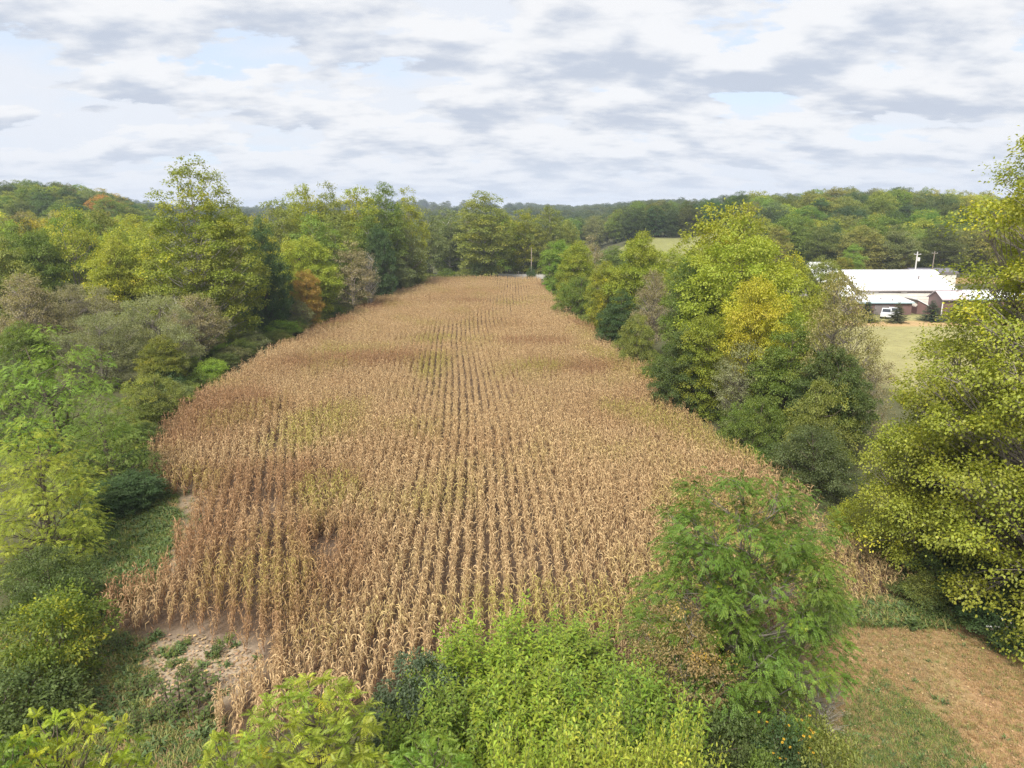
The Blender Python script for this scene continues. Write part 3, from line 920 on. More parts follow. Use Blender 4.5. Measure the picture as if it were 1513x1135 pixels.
def put_tree(name, key, x, y, h, rad, col, label, cat='tree', group=None, rz=None, jitter=0.0, z=None, shade=1.0):
    A = arch(key) if isinstance(key, tuple) else key
    z = gz(x, y) if z is None else z
    e = bpy.data.objects.new(name, None); C.objects.link(e); e.empty_display_size = 0.5
    e.location = (x, y, z - 0.05); e.rotation_euler = (0, 0, random.uniform(0, 6.28) if rz is None else rz)
    sr = rad / A['R']; e.scale = (sr, sr, h / A['H'])
    tag(e, label, cat, group)
    t = link('trunk', A['trunk'], e)
    c = link('crown', A['crown'], e); c['kind'] = 'stuff'
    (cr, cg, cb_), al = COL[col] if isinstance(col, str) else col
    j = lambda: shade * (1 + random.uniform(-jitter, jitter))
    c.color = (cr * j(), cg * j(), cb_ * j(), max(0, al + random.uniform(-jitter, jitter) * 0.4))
    for l in A['limbs']: link('limb', l, e)
    if 'twigs' in A: link('twigs', A['twigs'], e)['kind'] = 'stuff'
    return e


def tree_px(name, key, px, d, top, wpx, col, label, cat='tree', group=None, **kw):
    x, y = at(px, d, 8.0)
    h = max(1.2, hgt(top, d) - gz(x, y)); Zc = d * math.cos(PITCH) + (CAMH - h * 0.6) * math.sin(PITCH)
    NAMED.append((d, x, y, h, wpx / F * Zc * 0.5))
    return put_tree(name, key, x, y, h, wpx / F * Zc * 0.5, col, label, cat, group, **kw)


T = tree_px
SCRUB = []
# left side, far to near
T('sycamore_tree', ('syc', 0), 303, 104, 232, 156, ((0.255, 0.290, 0.05), .3), 'tallest tree in the photo, yellow-green with an open sky-pierced top', rz=0.6)
T('tree', ('mid', 0), 392, 118, 318, 74, 'dark', 'dark green tree right behind the tall open-topped sycamore')
T('tree', ('mid', 1), 457, 132, 344, 92, 'lime', 'rounded lime green tree behind the small orange-tinged tree')
T('tree', ('mid', 2), 452, 124, 396, 42, 'oran', 'small orange-tinged tree in front of the rounded lime green tree')
T('tree', ('snagleaf', 0), 437, 121, 440, 45, 'grey', 'thin grey-leaved sapling below the orange-tinged tree', cat='tree')
T('tree', ('airy', 0), 520, 148, 356, 72, 'tan', 'greyish tan half-bare tree beside the cornfield edge')
T('tree', ('snag', 0), 545, 151, 366, 34, 'tan', 'bare grey twiggy tree beside the greyish tan one')
T('tree', ('mid', 3), 562, 166, 326, 46, 'dark', 'narrow dark green tree hung with vines on the left field edge')
T('tree', ('far', 0), 590, 182, 380, 42, 'mist', 'dull green low tree beyond the dark vine-hung tree')
T('tree', ('far', 1), 612, 196, 372, 40, 'olive', 'olive tree at the far left corner of the cornfield')
T('tree', ('snagleaf', 1), 287, 94, 425, 80, 'tan', 'leafless grey tree with pale limbs under the tall sycamore')
T('tree', ('snag', 0), 262, 97, 430, 62, 'tan', 'bare lilac-grey brushy tree left of the pale-limbed dead tree')
T('willow_tree', ('grey', 0), 225, 86, 430, 120, 'grey', 'grey-green rounded willow nearest the cornfield among the willows', group='grey willows on the left')
T('willow_tree', ('grey', 1), 142, 80, 452, 125, 'grey', 'grey-green rounded willow with a bare dark bough behind it', group='grey willows on the left', shade=0.9)
T('willow_tree', ('grey', 1), 120, 96, 408, 130, ((0.27, 0.25, 0.15), .1), 'brownish grey half-bare willow behind the rounded willows', group='grey willows on the left')
T('tree', ('snagleaf', 0), 40, 92, 395, 90, 'tan', 'pale dead-topped tree near the left frame edge')
T('tree', ('airy', 1), 118, 122, 306, 74, 'yg', 'airy yellow-green tree with dark bare stems left of the sycamore')
T('tree', ('mid', 1), 178, 112, 345, 100, 'yg', 'broad yellow-green tree directly left of the tall sycamore')
T('tree', ('mid', 0), 235, 116, 338, 70, 'yg', 'golden-green tree tucked against the sycamore on its left', shade=0.95)
T('tree', ('mid', 2), 62, 118, 335, 88, 'green', 'mid green round tree above the pale dead-topped tree')
T('tree', ('far', 2), 12, 110, 345, 90, 'olive', 'olive brown tree cut by the left frame edge at the skyline wood')
T('tree', ('mid', 3), 30, 76, 470, 70, 'green', 'green leafy tree at the left frame edge before the willows')
T('tree', ('mid', 1), 235, 78, 492, 66, ((0.21, 0.225, 0.045), .3), 'olive yellow tree below the willows next to the field edge')
T('tree', ('layer', 0), 210, 68, 545, 90, 'olive', 'rusty olive low tree at the bend of the field edge')
T('pinnate_tree', ('pin', 0), 78, 54, 478, 170, 'bright', 'large fresh green feathery tree on the left, lower than the willows')
T('pinnate_tree', ('pin', 1), 148, 49, 578, 135, 'green', 'mid green feathery tree overhanging the grassy strip')
T('pinnate_tree', ('pin', 0), 10, 60, 500, 120, 'deep', 'deep green feathery tree at the left frame edge')
T('pinnate_tree', ('pin', 1), 42, 38, 622, 200, 'lime', 'lime green feathery tree at the left frame edge beside the strip')
T('tree', ('mid', 2), 168, 46, 700, 110, 'dark', 'dark blue-green low tree at the head of the grassy strip')
T('tree', ('layer', 0), 45, 31.5, 800, 160, 'deep', 'deep green low tree below the lime feathery tree')
T('shrub', ('bush', 0), 40, 26.5, 878, 165, ((0.17, 0.22, 0.04), .42), 'rounded shrub spotted with yellow leaves by the left frame edge', cat='shrub')
T('shrub', ('bush', 1), -15, 23.5, 985, 190, 'deep', 'deep green shrub under the yellow-spotted one', cat='shrub')
for i, (px, py, wp, hp, c, lab) in enumerate([
        (300, 520, 46, 26, 'bright', 'fresh green vine mound on the field edge below the dead grey tree'), (262, 545, 44, 30, 'green', 'green shrub next to the fresh green vine mound'),
        (340, 500, 50, 16, 'olive', 'olive shrub low on the field edge under the sycamore'), (385, 482, 34, 14, 'bright', 'small bright shrub on the grassy bank beyond the sycamore'),
        (238, 575, 48, 36, 'dark', 'dark shrub by the widest bulge of the field'), (212, 612, 40, 34, 'mist', 'dull green shrub at the left corner of the field bulge'),
        (200, 655, 40, 30, 'deep', 'deep green shrub at the top of the grassy strip'), (425, 470, 34, 12, 'green', 'green shrub beside the thin grey sapling'),
        (490, 452, 40, 12, 'olive', 'olive scrub under the lime green tree'), (560, 434, 46, 14, 'mist', 'dull scrub under the dark vine-hung tree'), (615, 412, 40, 12, 'olive', 'olive scrub at the far left corner of the field'),
        (185, 690, 60, 26, 'dark', 'dark low bush at the head of the grassy strip')]):
    d = gd(py + hp * 0.3); T('shrub', ('bush', i % 2), px, d, py - hp, wp * 1.3, c, lab, cat='shrub', group='shrubs along the left field edge')

for px, d, top, w_, k, col, lab in [
        (352, 150, 290, 74, ('fartall', 0), 'olive', 'olive tree on the skyline just right of the tall sycamore'), (412, 158, 281, 76, ('fartall', 1), 'olive', 'olive skyline tree above the dark green tree'),
        (452, 168, 273, 70, ('fartall', 2), 'yg', 'yellow-green skyline tree above the lime green one'), (490, 174, 268, 66, ('fartall', 0), 'olive', 'olive skyline tree left of the highest wood crown'),
        (530, 178, 262, 76, ('fartall', 1), 'yg', 'highest yellow-green crown of the left wood skyline'), (572, 186, 270, 66, ('fartall', 2), 'green', 'mid green skyline tree right of the highest wood crown'),
        (606, 198, 276, 56, ('fartall', 0), 'yg', 'yellow-green skyline tree above the far left field corner'), (497, 160, 318, 84, ('fartall', 2), 'olive', 'broad olive tree behind the half-bare tan tree'),
        (548, 172, 305, 70, ('fartall', 0), 'green', 'mid green tree left above the dark vine-hung tree'), (598, 190, 322, 60, ('airy', 0), 'mist', 'dull thin tree right of the dark vine-hung tree')]:
    T('tree', k, px, d, top, w_, col, lab)
FP = np.array(FIELD); cen = FP.mean(0); acc = 0.0; edge_n = 0
for i in list(range(0, 14)) + list(range(41, len(FP) - 1)):
    a_, b_ = FP[i], FP[i + 1]; L_ = np.linalg.norm(b_ - a_); t_ = -acc
    nrm_ = np.array([b_[1] - a_[1], a_[0] - b_[0]]); nrm_ = nrm_ / np.linalg.norm(nrm_)
    if in_poly(np.array([(a_ + b_)[0] / 2 + nrm_[0]]), np.array([(a_ + b_)[1] / 2 + nrm_[1]]), FIELD)[0]: nrm_ = -nrm_
    while t_ < L_:
        if t_ >= 0:
            dist_ = a_[1] + 1; rr_ = random.uniform(1.2, 2.1) * (1 if dist_ < 90 else 1.35)
            p_ = a_ + (b_ - a_) * t_ / L_ + nrm_ * (rr_ + random.uniform(0.1, 1.6))
            side_ = 'left' if i < 20 else 'right'
            u_, v_ = project(p_[0:1], p_[1:2], np.array([1.5])); d_ = float(p_ @ fw)
            c_ = random.choice(['olive', 'green', 'mist', 'olive', 'bright', 'olive', 'green', 'deep'])
            if side_ == 'right' and u_[0] > 1130: t_ += 3.0; continue
            SCRUB.append((side_, float(u_[0]), float(v_[0]), c_, p_, rr_, d_))
        t_ += random.uniform(2.6, 4.2) * (1 if a_[1] < 90 else 1.6)
    acc = t_ - L_ if False else 0.0
# right side, far to near
for px, d, top, w_, k, col, lab in [(905, 215, 362, 60, 2, 'green', 'small mid green tree at the left foot of the far meadow'), (1000, 190, 366, 66, 3, 'lime', 'lime green tree between the domed lime tree and the leaning one'),
                                    (1040, 205, 352, 60, 0, 'yg', 'yellow-green tree at the right foot of the far meadow'), (955, 225, 366, 50, 1, 'olive', 'olive tree showing just over the domed lime tree')]:
    T('tree', ('far', k), px, d, top, w_, col, lab)
T('tree', ('mid', 2), 826, 178, 352, 52, 'bright', 'fresh green tree at the far right corner of the field', shade=0.95)
T('tree', ('mid', 3), 852, 150, 352, 66, 'lime', 'pale lime tree on the right field edge behind a round bush', shade=0.9)
T('tree', ('airy', 0), 872, 158, 346, 52, 'tan', 'tan half-bare tree top behind the pale lime tree')
T('tree', ('layer', 0), 852, 136, 400, 62, 'green', 'round green bush-like tree on the right field edge')
T('tree', ('mid', 1), 945, 117, 336, 96, 'lime', 'broad lime green tree with a domed top right of the far meadow', shade=0.92)
T('tree', ('mid', 3), 897, 121, 382, 62, 'yg', 'slim yellow-green tree left of the broad domed lime tree', shade=0.85)
T('tree', ('mid', 0), 918, 107, 428, 66, 'dark', 'dark green lower tree under the domed lime tree')
T('tree', ('snagleaf', 0), 965, 98, 390, 52, 'tan', 'brown-grey half-bare tree between two leafy ones on the right edge')
T('tree', ('layer', 0), 945, 92, 455, 62, 'olive', 'olive low tree hanging over the right field edge')
T('tree', ('mid', 2), 1018, 84, 372, 92, 'green', 'leaning mid green tree before the tallest right-hand yellow-green tree')
T('tree', ('far', 1), 1072, 98, 288, 150, 'yg', 'tallest yellow-green tree of the right hedge, rising above the hill line', shade=0.95)
T('tree', ('mid', 2), 1090, 78, 338, 165, 'lime', 'big lime green tree behind the bright yellow crown', shade=1.1)
T('tree', ('mid', 0), 1165, 88, 372, 95, 'yg', 'yellow-green tree left of the barn')
T('tree', ('mid', 2), 1212, 118, 378, 78, 'olive', 'olive tree in front of the left gable of the farm')
T('tree', ('mid', 2), 1112, 66, 402, 118, 'yel', 'bright yellow tree crown in the right hedge', shade=0.95)
T('tree', ('mid', 2), 1048, 68, 460, 85, 'lime', 'lime green lower boughs tree before the yellow crown', shade=0.8)
T('tree', ('mid', 0), 1010, 70, 480, 90, 'deep', 'deep green tree reaching down to the rusty corn edge')
T('tree', ('snagleaf', 1), 1100, 63, 490, 80, 'grey', 'grey twiggy tree below the bright yellow crown')
T('tree', ('mid', 0), 1168, 61, 470, 112, 'green', 'mid green tree under the bare-limbed tree of the right hedge')
T('tree', ('snagleaf', 0), 1236, 60, 382, 112, ((0.33, 0.30, 0.12), .2), 'half-bare tree with pale forked limbs in front of the barn', rz=1.0)
T('tree', ('mid', 1), 1235, 56.5, 505, 120, 'deep', 'deep green tree at the feet of the pale forked limbs')
T('tree', ('airy', 1), 1290, 60, 512, 68, 'tan', 'pinkish tan thin-leaved tree beside the big right sycamore')
T('tree', ('layer', 0), 1228, 54, 545, 120, 'olive', 'olive layered tree with outspread boughs in the right hedge')
T('tree', ('layer', 0), 1212, 48.5, 615, 135, ((0.125, 0.155, 0.06), .1), 'dark olive layered tree lowest in the right hedge')
T('tree', ('layer', 0), 1120, 57, 575, 90, 'green', 'green low tree touching the corn on the right')
T('shrub', ('bush', 0), 1275, 41, 738, 62, 'yg', 'pale yellow-green shrub between the layered tree and the sycamore', cat='shrub')
T('shrub', ('bush', 1), 1325, 38.5, 775, 60, 'olive', 'olive shrub at the foot of the big right sycamore', cat='shrub')
T('shrub', ('bush', 0), 1185, 37, 800, 50, 'lime', 'lime green sapling scrub growing in the corn', cat='shrub')
T('shrub', ('bush', 1), 1395, 33, 842, 60, 'olive', 'olive shrub beside the short bent corn', cat='shrub')
T('shrub', ('bush', 1), 1232, 30.5, 880, 70, 'mist', 'dull green weed clump at the near end of the bent corn', cat='shrub')
T('shrub', ('bush', 0), 1520, 30, 900, 120, 'dark', 'dark shrub dotted with white asters at the right frame edge', cat='shrub')
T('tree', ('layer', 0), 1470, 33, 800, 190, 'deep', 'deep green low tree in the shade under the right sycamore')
for i, (px, py, wp, hp, c, lab) in enumerate([
        (805, 405, 26, 12, 'dark', 'dark scrub at the far right corner of the field'), (838, 448, 34, 18, 'green', 'green scrub under the round bush-like tree'), (880, 478, 34, 16, 'olive', 'olive scrub below the slim yellow-green tree'),
        (985, 560, 50, 34, 'green', 'green scrub against the rusty corn edge'), (1045, 598, 46, 30, 'olive', 'olive scrub beside the rust coloured corn'), (1100, 640, 46, 26, 'mist', 'dull scrub where the right hedge meets the corn'),
        (1160, 682, 44, 26, 'deep', 'deep green scrub below the dark olive layered tree'), (1215, 722, 44, 24, 'olive', 'olive scrub left of the pale yellow-green shrub')]):
    d = gd(py + hp * 0.3); T('shrub', ('bush', i % 2), px, d, py - hp, wp * 1.3, c, lab, cat='shrub', group='scrub along the right field edge')

for side_ in ('left', 'right'):
    for c_ in sorted({q[3] for q in SCRUB}):
        for n_, q in enumerate(sorted([q for q in SCRUB if q[0] == side_ and q[3] == c_], key=lambda q: q[6])):
            put_tree('shrub', (('bush', n_ % 3) if q[6] < 120 else ('layer', 1)), q[4][0], q[4][1], q[5] * random.uniform(0.9, 1.5), q[5], c_,
                     '%s scrub on the %s corn edge, %s of its colour from the camera' % (WORDS[c_], side_, ordw(n_ + 1)), 'shrub', 'scrub along the %s field edge' % side_, jitter=0.12)
# far end of the field
T('tree', ('fartall', 2), 716, 225, 283, 96, 'olive', 'large olive tree standing alone at the middle of the far field end')
T('tree', ('fartall', 1), 772, 240, 300, 56, 'yg', 'yellow-green tree right of the large olive one', shade=0.8)
T('tree', ('fartall', 2), 812, 236, 304, 54, 'olive', 'olive tree at the right end of the far tree line', shade=0.9)
T('tree', ('fartall', 1), 664, 242, 300, 60, 'mist', 'dull green tree left of the large olive one')
T('tree', ('airy', 1), 690, 246, 318, 40, 'tan', 'thin tan tree between two at the far field end')
T('tree', ('fartall', 0), 632, 225, 308, 56, 'mist', 'dull green tree above the guard rail')
T('tree', ('far', 4), 838, 250, 322, 40, 'olive', 'olive tree last before the far meadow')
T('tree', ('far', 0), 745, 256, 318, 60, 'deep', 'deep green tree in the shade behind the far tree line')
T('shrub', ('bush', 0), 716, 220, 384, 34, 'deep', 'round dark bush at the foot of the large olive tree', cat='shrub')
T('shrub', ('bush', 1), 785, 220, 393, 16, 'dark', 'small dark round bush by the utility pole', cat='shrub')
T('shrub', ('bush', 1), 660, 222, 396, 40, 'green', 'green low bush in front of the guard rail', cat='shrub')
T('shrub', ('bush', 0), 685, 221, 397, 30, 'olive', 'olive low bush just left of the round dark bush', cat='shrub')

# woods that fill behind: every crown one can pick out is a tree of its own
placed = []


def fill(zone, d0, d1, u0, u1, step, hh, rr, cols, keys, place, name='tree', hfun=None):
    r = random.Random(len(placed) + 17)
    d = d0; row = 0; made = []
    while d < d1:
        du = step * F / (d * math.cos(PITCH) + 2); u = u0 + r.random() * du
        k = 0
        while u < u1:
            dd = d + r.uniform(-0.4, 0.4) * step * 0.8; x, y = at(u, dd, 10)
            if hfun is None or hfun(u, dd, x, y):
                made.append((row, u, dd, x, y))
            u += du * r.uniform(0.75, 1.25); k += 1
        d += step * 0.8; row += 1
    rows = {}
    for m in made: rows.setdefault(m[0], []).append(m)
    for rw, ms in rows.items():
        for i, (_, u, dd, x, y) in enumerate(sorted(ms, key=lambda q: q[1])):
            c = r.choices([c for c, _ in cols], [w for _, w in cols])[0]
            h = r.uniform(*hh); ra = r.uniform(*rr) * h / hh[1]
            placed.append((dd, x, y, h, ra, c, r.choice(keys), zone, place, name))
    return made


def notfield(u, d, x, y):
    X = np.array([x]); Y = np.array([y])
    return not (in_poly(X, Y, FIELD)[0] or dist_poly(X, Y, FIELD)[0] < 7.5)


FARK = [('far', i) for i in range(5)]
TALLK = [('fartall', i) for i in range(3)]
MIX = [('olive', 4), ('yg', 6), ('green', 2.5), ('mist', 1.2), ('deep', .7), ('lime', 2.2), ('tan', .5), ('dark', .4)]
fill('left wood', 128, 262, -60, 640, 10.5, (16, 22), (5.2, 6.8), MIX, FARK + TALLK, ('trees of the left wood', 'left wood'),
     hfun=lambda u, d, x, y: notfield(u, d, x, y) and (u > 240 or d < 250) and not (d > 222 and u > 600))
HILLC = [('green', 4), ('dark', 3), ('olive', 3.5), ('mist', 3), ('deep', 3), ('yg', 1.2), ('brown', .15), ('oran', .12)]
fill('left hill', 285, 420, -70, 300, 14, (15, 19), (7.0, 9.2), HILLC, FARK, ('trees on the left hill', 'left hill'))
HILLR = [('green', 3), ('dark', 2.4), ('olive', 5), ('mist', 2), ('deep', 2.4), ('yg', 3.0), ('brown', .15)]
fill('right hill', 240, 385, 1085, 1600, 14, (15, 20), (7.0, 9.6), HILLR, FARK, ('trees on the hill behind the barn', 'hill behind the barn'))
fill('mid wood', 332, 372, 930, 1085, 9, (13, 17), (4.6, 6.0), [('dark', 5), ('deep', 3), ('green', 1)], FARK, ('dark trees above the far meadow', 'far meadow'))
fill('valley wood', 400, 520, 830, 1000, 13, (15, 20), (6.0, 8.0), [('mist', 4), ('green', 3), ('deep', 2), ('olive', 1)], FARK, ('trees of the far valley', 'far valley'))
fill('far line', 250, 300, 600, 850, 11, (16, 20), (5.5, 6.8), MIX, FARK + TALLK, ('trees behind the far road', 'far road'), hfun=lambda u, d, x, y: u < 835)
SIDE = {'left wood': 'in the left wood', 'left hill': 'on the left hill', 'right hill': 'on the barn hill', 'mid wood': 'above the far meadow',
        'valley wood': 'in the far valley', 'far line': 'behind the far road'}


HL = [(40, 'by the left frame edge'), (130, 'above dead-topped tree'), (225, 'left of tall sycamore'), (385, 'behind tall sycamore'), (440, 'above dark green tree'), (500, 'above lime green tree'),
      (550, 'above half-bare tan tree'), (640, 'near far left field corner'), (700, 'left of lone olive tree'), (745, 'behind lone olive tree'), (830, 'above right utility pole'), (900, 'right of far tree line'),
      (960, 'above domed lime tree'), (1090, 'left of tallest hedge tree'), (1150, 'above bright yellow crown'), (1225, 'above half-bare tree'), (1270, 'above barn wing'), (1310, 'above barn door'),
      (1347, 'left of transformer pole'), (1378, 'between two poles'), (1430, 'above barn end'), (9999, 'behind right sycamore')]
VB = [(272, 'at the skyline'), (292, 'just below skyline'), (312, 'upper slope'), (335, 'middle slope'), (365, 'lower slope'), (9999, 'at the foot')]


def where(u, v): return next(w for m, w in VB if v < m), next(w for m, w in HL if u < m)


def plant_fill():
    """Nearest first; a tree that nearer crowns hide altogether is left out."""
    GW, GH, q = 303, 227, 5.0
    mask = np.zeros((GH, GW), bool); XX, YYg = np.meshgrid((np.arange(GW) + .5) * q, (np.arange(GH) + .5) * q)
    jobs = [(d, x, y, h, ra, None) for (d, x, y, h, ra) in NAMED] + [(p[0], p[1], p[2], p[3], p[4], p) for p in placed]
    jobs.sort(key=lambda j: j[0])
    nmade = 0; made = []
    for d, x, y, h, ra, p in jobs:
        z0 = gz(x, y); u, vt = project(np.array([x]), np.array([y]), np.array([z0 + h])); _, vb = project(np.array([x]), np.array([y]), np.array([z0 + h * .15]))
        u, vt, vb = float(u[0]), float(vt[0]), float(vb[0]); hw = ra / d * F
        cyv, hh = (vt + vb) / 2, (vb - vt) / 2
        if p is not None:
            e_ = ((XX - u) / hw) ** 2 + ((YYg - cyv) / hh) ** 2 < 1
            if (e_ & ~mask).sum() * q * q < 110: continue
            e = put_tree(p[9], p[6], x, y, h, ra, p[5], 'x', 'tree', p[8][0], jitter=0.14)
            nmade += 1; w1, w2 = where(u, vt); made.append((u, (WORDS[p[5]], SIDE[p[7]], w1, w2), e))
        mask |= ((XX - u) / (hw * .82)) ** 2 + ((YYg - cyv) / (hh * .82)) ** 2 < 1
    groups = {}
    for u, k, e in made: groups.setdefault(k, []).append((u, e))
    for k, es in groups.items():
        es.sort(key=lambda q: q[0])
        for i, (u, e) in enumerate(es):
            e['label'] = '%s tree %s, %s, %s' % k + ('' if len(es) == 1 else ', ' + ordw(i + 1))


plant_fill()

# the far ridge reads as one wood
def far_wood():
    r = np.random.default_rng(3); n = 2600
    u = r.uniform(-500, 2000, n); d = 520 + 1900 * r.random(n) ** 1.3
    u = np.where(r.random(n) < 0.3, r.uniform(780, 1010, n), u)
    X, Y = np.array([at(a, b, 10) for a, b in zip(u, d)]).T
    Z = ground_h(X, Y)
    pr = []
    for i in range(3):
        A = arch(('far', i)); me = A['crown'].copy(); me.materials[0] = mat_foliage('far_wood_%d' % i, use_obj=False, col=((0.125, 0.145, 0.042), (0.095, 0.13, 0.042), (0.08, 0.115, 0.045))[i])
        pr.append(bpy.data.objects.new('far_wood_kind_%d' % i, me))
    s = r.uniform(0.85, 1.25, n) * np.where(d > 1000, 1.25, 1)
    scatter('distant_wood', np.stack([X, Y, Z - 1.5], -1), np.stack([0 * u, 0 * u, r.uniform(0, 6.28, n)], -1), np.stack([s * 1.3, s * 1.3, s * .95], -1), r.integers(0, 3, n), pr,
            'distant wooded ridges fading on the horizon')


far_wood()

# ------------------------------------------------------------ near trees and shrubs, one of a kind
M_SYC = M_LEAF_GLOSS


def near_trees():
    # right sycamore: tall, maple-shaped leaves, pale limbs
    A = gen_tree(501, H=24.5, Rr=8.2, base=0.8, prof='sycnear', K=215, rc=1.35, S=25, L=34, leaf=0.145, lw=0.72, rs=0.48, trunk=0.42, forks=2, limb_r=0.11, twigs=True, mat=M_SYC, bark=M_BARK_PALE, split_limbs=True, droop=0.35, flat=0.75, rcv=0.35)
    x, y = at(1556, 32.5, 8)
    put_tree('sycamore_tree', A, x, y, 26.0, 8.0, ((0.310, 0.335, 0.050), 0.30), 'big yellow-green sycamore with pale limbs filling the right frame edge', rz=0.4)
    A = gen_tree(502, H=11, Rr=4.6, base=0.5, prof='broad', K=80, rc=1.2, S=22, L=38, leaf=0.135, lw=0.72, rs=0.44, trunk=0.2, forks=2, limb_r=0.08, twigs=True, mat=M_SYC, bark=M_BARK_PALE, split_limbs=True, droop=0.3)
    x, y = at(1392, 36.5, 6)
    put_tree('sycamore_tree', A, x, y, 12.4, 4.0, ((0.315, 0.34, 0.050), 0.30), 'smaller yellow-green sycamore below the barn, left of the big one', rz=2.2)
    # the near walnut-like tree in front of the field
    A = gen_tree(503, H=10.8, Rr=4.4, base=1.6, prof='walnut', K=88, rc=0.95, S=17, L=8, leaf=0.29, lw=0.46, rs=0.36, rcv=0.45, trunk=0.15, forks=2, style='pinnate', limb_r=0.05, twigs=True, bark=M_BARK, split_limbs=True, droop=0.4, flat=0.6)
    x, y = at(1082, 24.3, 5)
    put_tree('walnut_tree', A, x, y, 11.1, 3.75, ((0.145, 0.225, 0.036), 0.24), 'feathery green tree standing in front of the field, right of the willow thicket', rz=0.9)
    A = gen_tree(504, H=7.0, Rr=2.6, base=1.5, prof='oval', K=40, rc=0.8, S=14, L=22, leaf=0.11, lw=0.6, rs=0.26, trunk=0.08, forks=2, limb_r=0.03, twigs=True, bark=M_TWIG)
    x, y = at(1010, 22.8, 5)
    put_tree('tree', A, x, y, 6.5, 1.9, ((0.33, 0.25, 0.11), 0.35), 'small tree with tan seed clusters in front of the feathery green tree')
    # grey-green bush
    A = gen_tree(505, H=4.8, Rr=2.0, base=0.2, prof='oval', K=46, rc=0.55, S=16, L=22, leaf=0.13, lw=0.55, rs=0.2, trunk=0.07, forks=3, limb_r=0.03)
    x, y = at(612, 22.0, 3)
    put_tree('shrub', A, x, y, 5.0, 1.75, ((0.115, 0.155, 0.085), 0.06), 'blue-green bush between the willow thicket and the pinnate tree', cat='shrub')


near_trees()


def shoots(seed, n, Rx, Ry, H, leaf, lw, step, spread=0.35, side_shoots=True):
    """A thicket of upright leafy shoots with lance-shaped leaves in a spiral."""
    r = np.random.default_rng(seed); wood, Bs, Ts, Ns, Ls, At = [], [], [], [], [], []
    for i in range(n):
        a = r.uniform(0, 6.28); q = math.sqrt(r.random()); bx, by = math.cos(a) * Rx * q, math.sin(a) * Ry * q
        hh = H * (0.62 + 0.38 * r.random()) * (1 - 0.35 * q ** 2)
        dx, dy = math.cos(a) * spread * q + r.normal(0, 0.14), math.sin(a) * spread * q + r.normal(0, 0.14)
        tt = np.linspace(0, 1, 7)
        P = np.stack([bx + dx * hh * tt ** 1.4 * 0.5, by + dy * hh * tt ** 1.4 * 0.5, hh * tt], -1)
        wood.append(tube(P[::2], np.linspace(0.02, 0.004, 4), 3))
        vals = r.random()
        stems = [(P, 0.42 * hh)]
        if side_shoots:
            for k in range(7):
                f = r.uniform(0.35, 0.85); b = np.array([np.interp(f, tt, P[:, j]) for j in range(3)]); ab = r.uniform(0, 6.28); l = r.uniform(0.5, 1.0)
                sp_ = np.array([b + np.array([math.cos(ab) * .55 * t, math.sin(ab) * .55 * t, 0.85 * t]) * l for t in np.linspace(0, 1, 4)])
                stems.append((sp_, 0.1)); wood.append(tube(sp_[[0, 2, 3]], [0.008, 0.005, 0.003], 3))
        for S_, skip in stems:
            seg = np.linalg.norm(np.diff(S_, axis=0), axis=1); cum = np.concatenate([[0], np.cumsum(seg)])
            s = np.arange(skip, cum[-1], step * r.uniform(0.85, 1.15)); m = len(s)
            if m < 2: continue
            B = np.stack([np.interp(s, cum, S_[:, j]) for j in range(3)], -1)
            an = np.arange(m) * 2.4 + r.uniform(0, 6); el = 0.35 + 0.65 * (s / cum[-1]) ** 3 + r.normal(0, 0.18, m)
            Td = np.stack([np.cos(an) * np.cos(el), np.sin(an) * np.cos(el), np.sin(el)], -1)
            N = np.stack([-np.cos(an) * np.sin(el), -np.sin(an) * np.sin(el), np.cos(el)], -1) + r.normal(0, 0.2, (m, 3))
            Bs.append(B); Ts.append(Td); Ns.append(N); Ls.append(leaf * (1.1 - 0.45 * (s / cum[-1]) ** 2) * r.uniform(0.8, 1.2, m))
            At.append(np.stack([r.random(m) * 0.7 + 0.3 * (s / cum[-1]), np.full(m, vals * 0.6) + 0.4 * r.random(m), r.random(m)], -1))
    B, Td, N, L_, A = map(np.concatenate, (Bs, Ts, Ns, Ls, At))
    # a leaf of two quads that arches over
    s = norm(np.cross(Td, N)); N = norm(np.cross(s, Td)); w = (L_ * lw)[:, None]; l = L_[:, None]
    p0 = B; m_ = B + Td * l * 0.5 + N * l * 0.04; tip = B + Td * l * 0.92 - np.array([0, 0, 0.30]) * l
    q1 = B + Td * l * 0.22 + s * w * 0.42; q2 = B + Td * l * 0.22 - s * w * 0.42
    r1 = m_ + s * w * 0.5; r2 = m_ - s * w * 0.5
    V = np.stack([p0, q1, r1, tip, r2, q2], 1).reshape(-1, 3); i0 = np.arange(len(B)) * 6
    Fq = np.concatenate([np.stack([i0, i0 + 1, i0 + 2, i0 + 5], -1), np.stack([i0 + 5, i0 + 2, i0 + 3, i0 + 4], -1)])
    A = np.concatenate([A, A])
    wv, wf = join(wood)
    return {'H': H, 'R': Rx, 'crown': mesh_np('leaves', V, Fq, M_LEAF_GLOSS, A), 'trunk': mesh_np('stems', wv, wf, M_BARK), 'limbs': []}


def put_thicket(name, A, px, d, top, wpx, col, label, cat='shrub', group=None, rz=0.0):
    x, y = at(px, d, 3); h = hgt(top, d); Zc = d * math.cos(PITCH) + (CAMH - h * 0.6) * math.sin(PITCH)
    e = put_tree(name, A, x, y, h, wpx / F * Zc * 0.5, col, label, cat, group, rz=rz)
    for o in e.children:
        if o.name.startswith('trunk'): o.name = 'stem'; o['kind'] = 'stuff'
        if o.name.startswith('crown'): o.name = 'foliage'
    return e


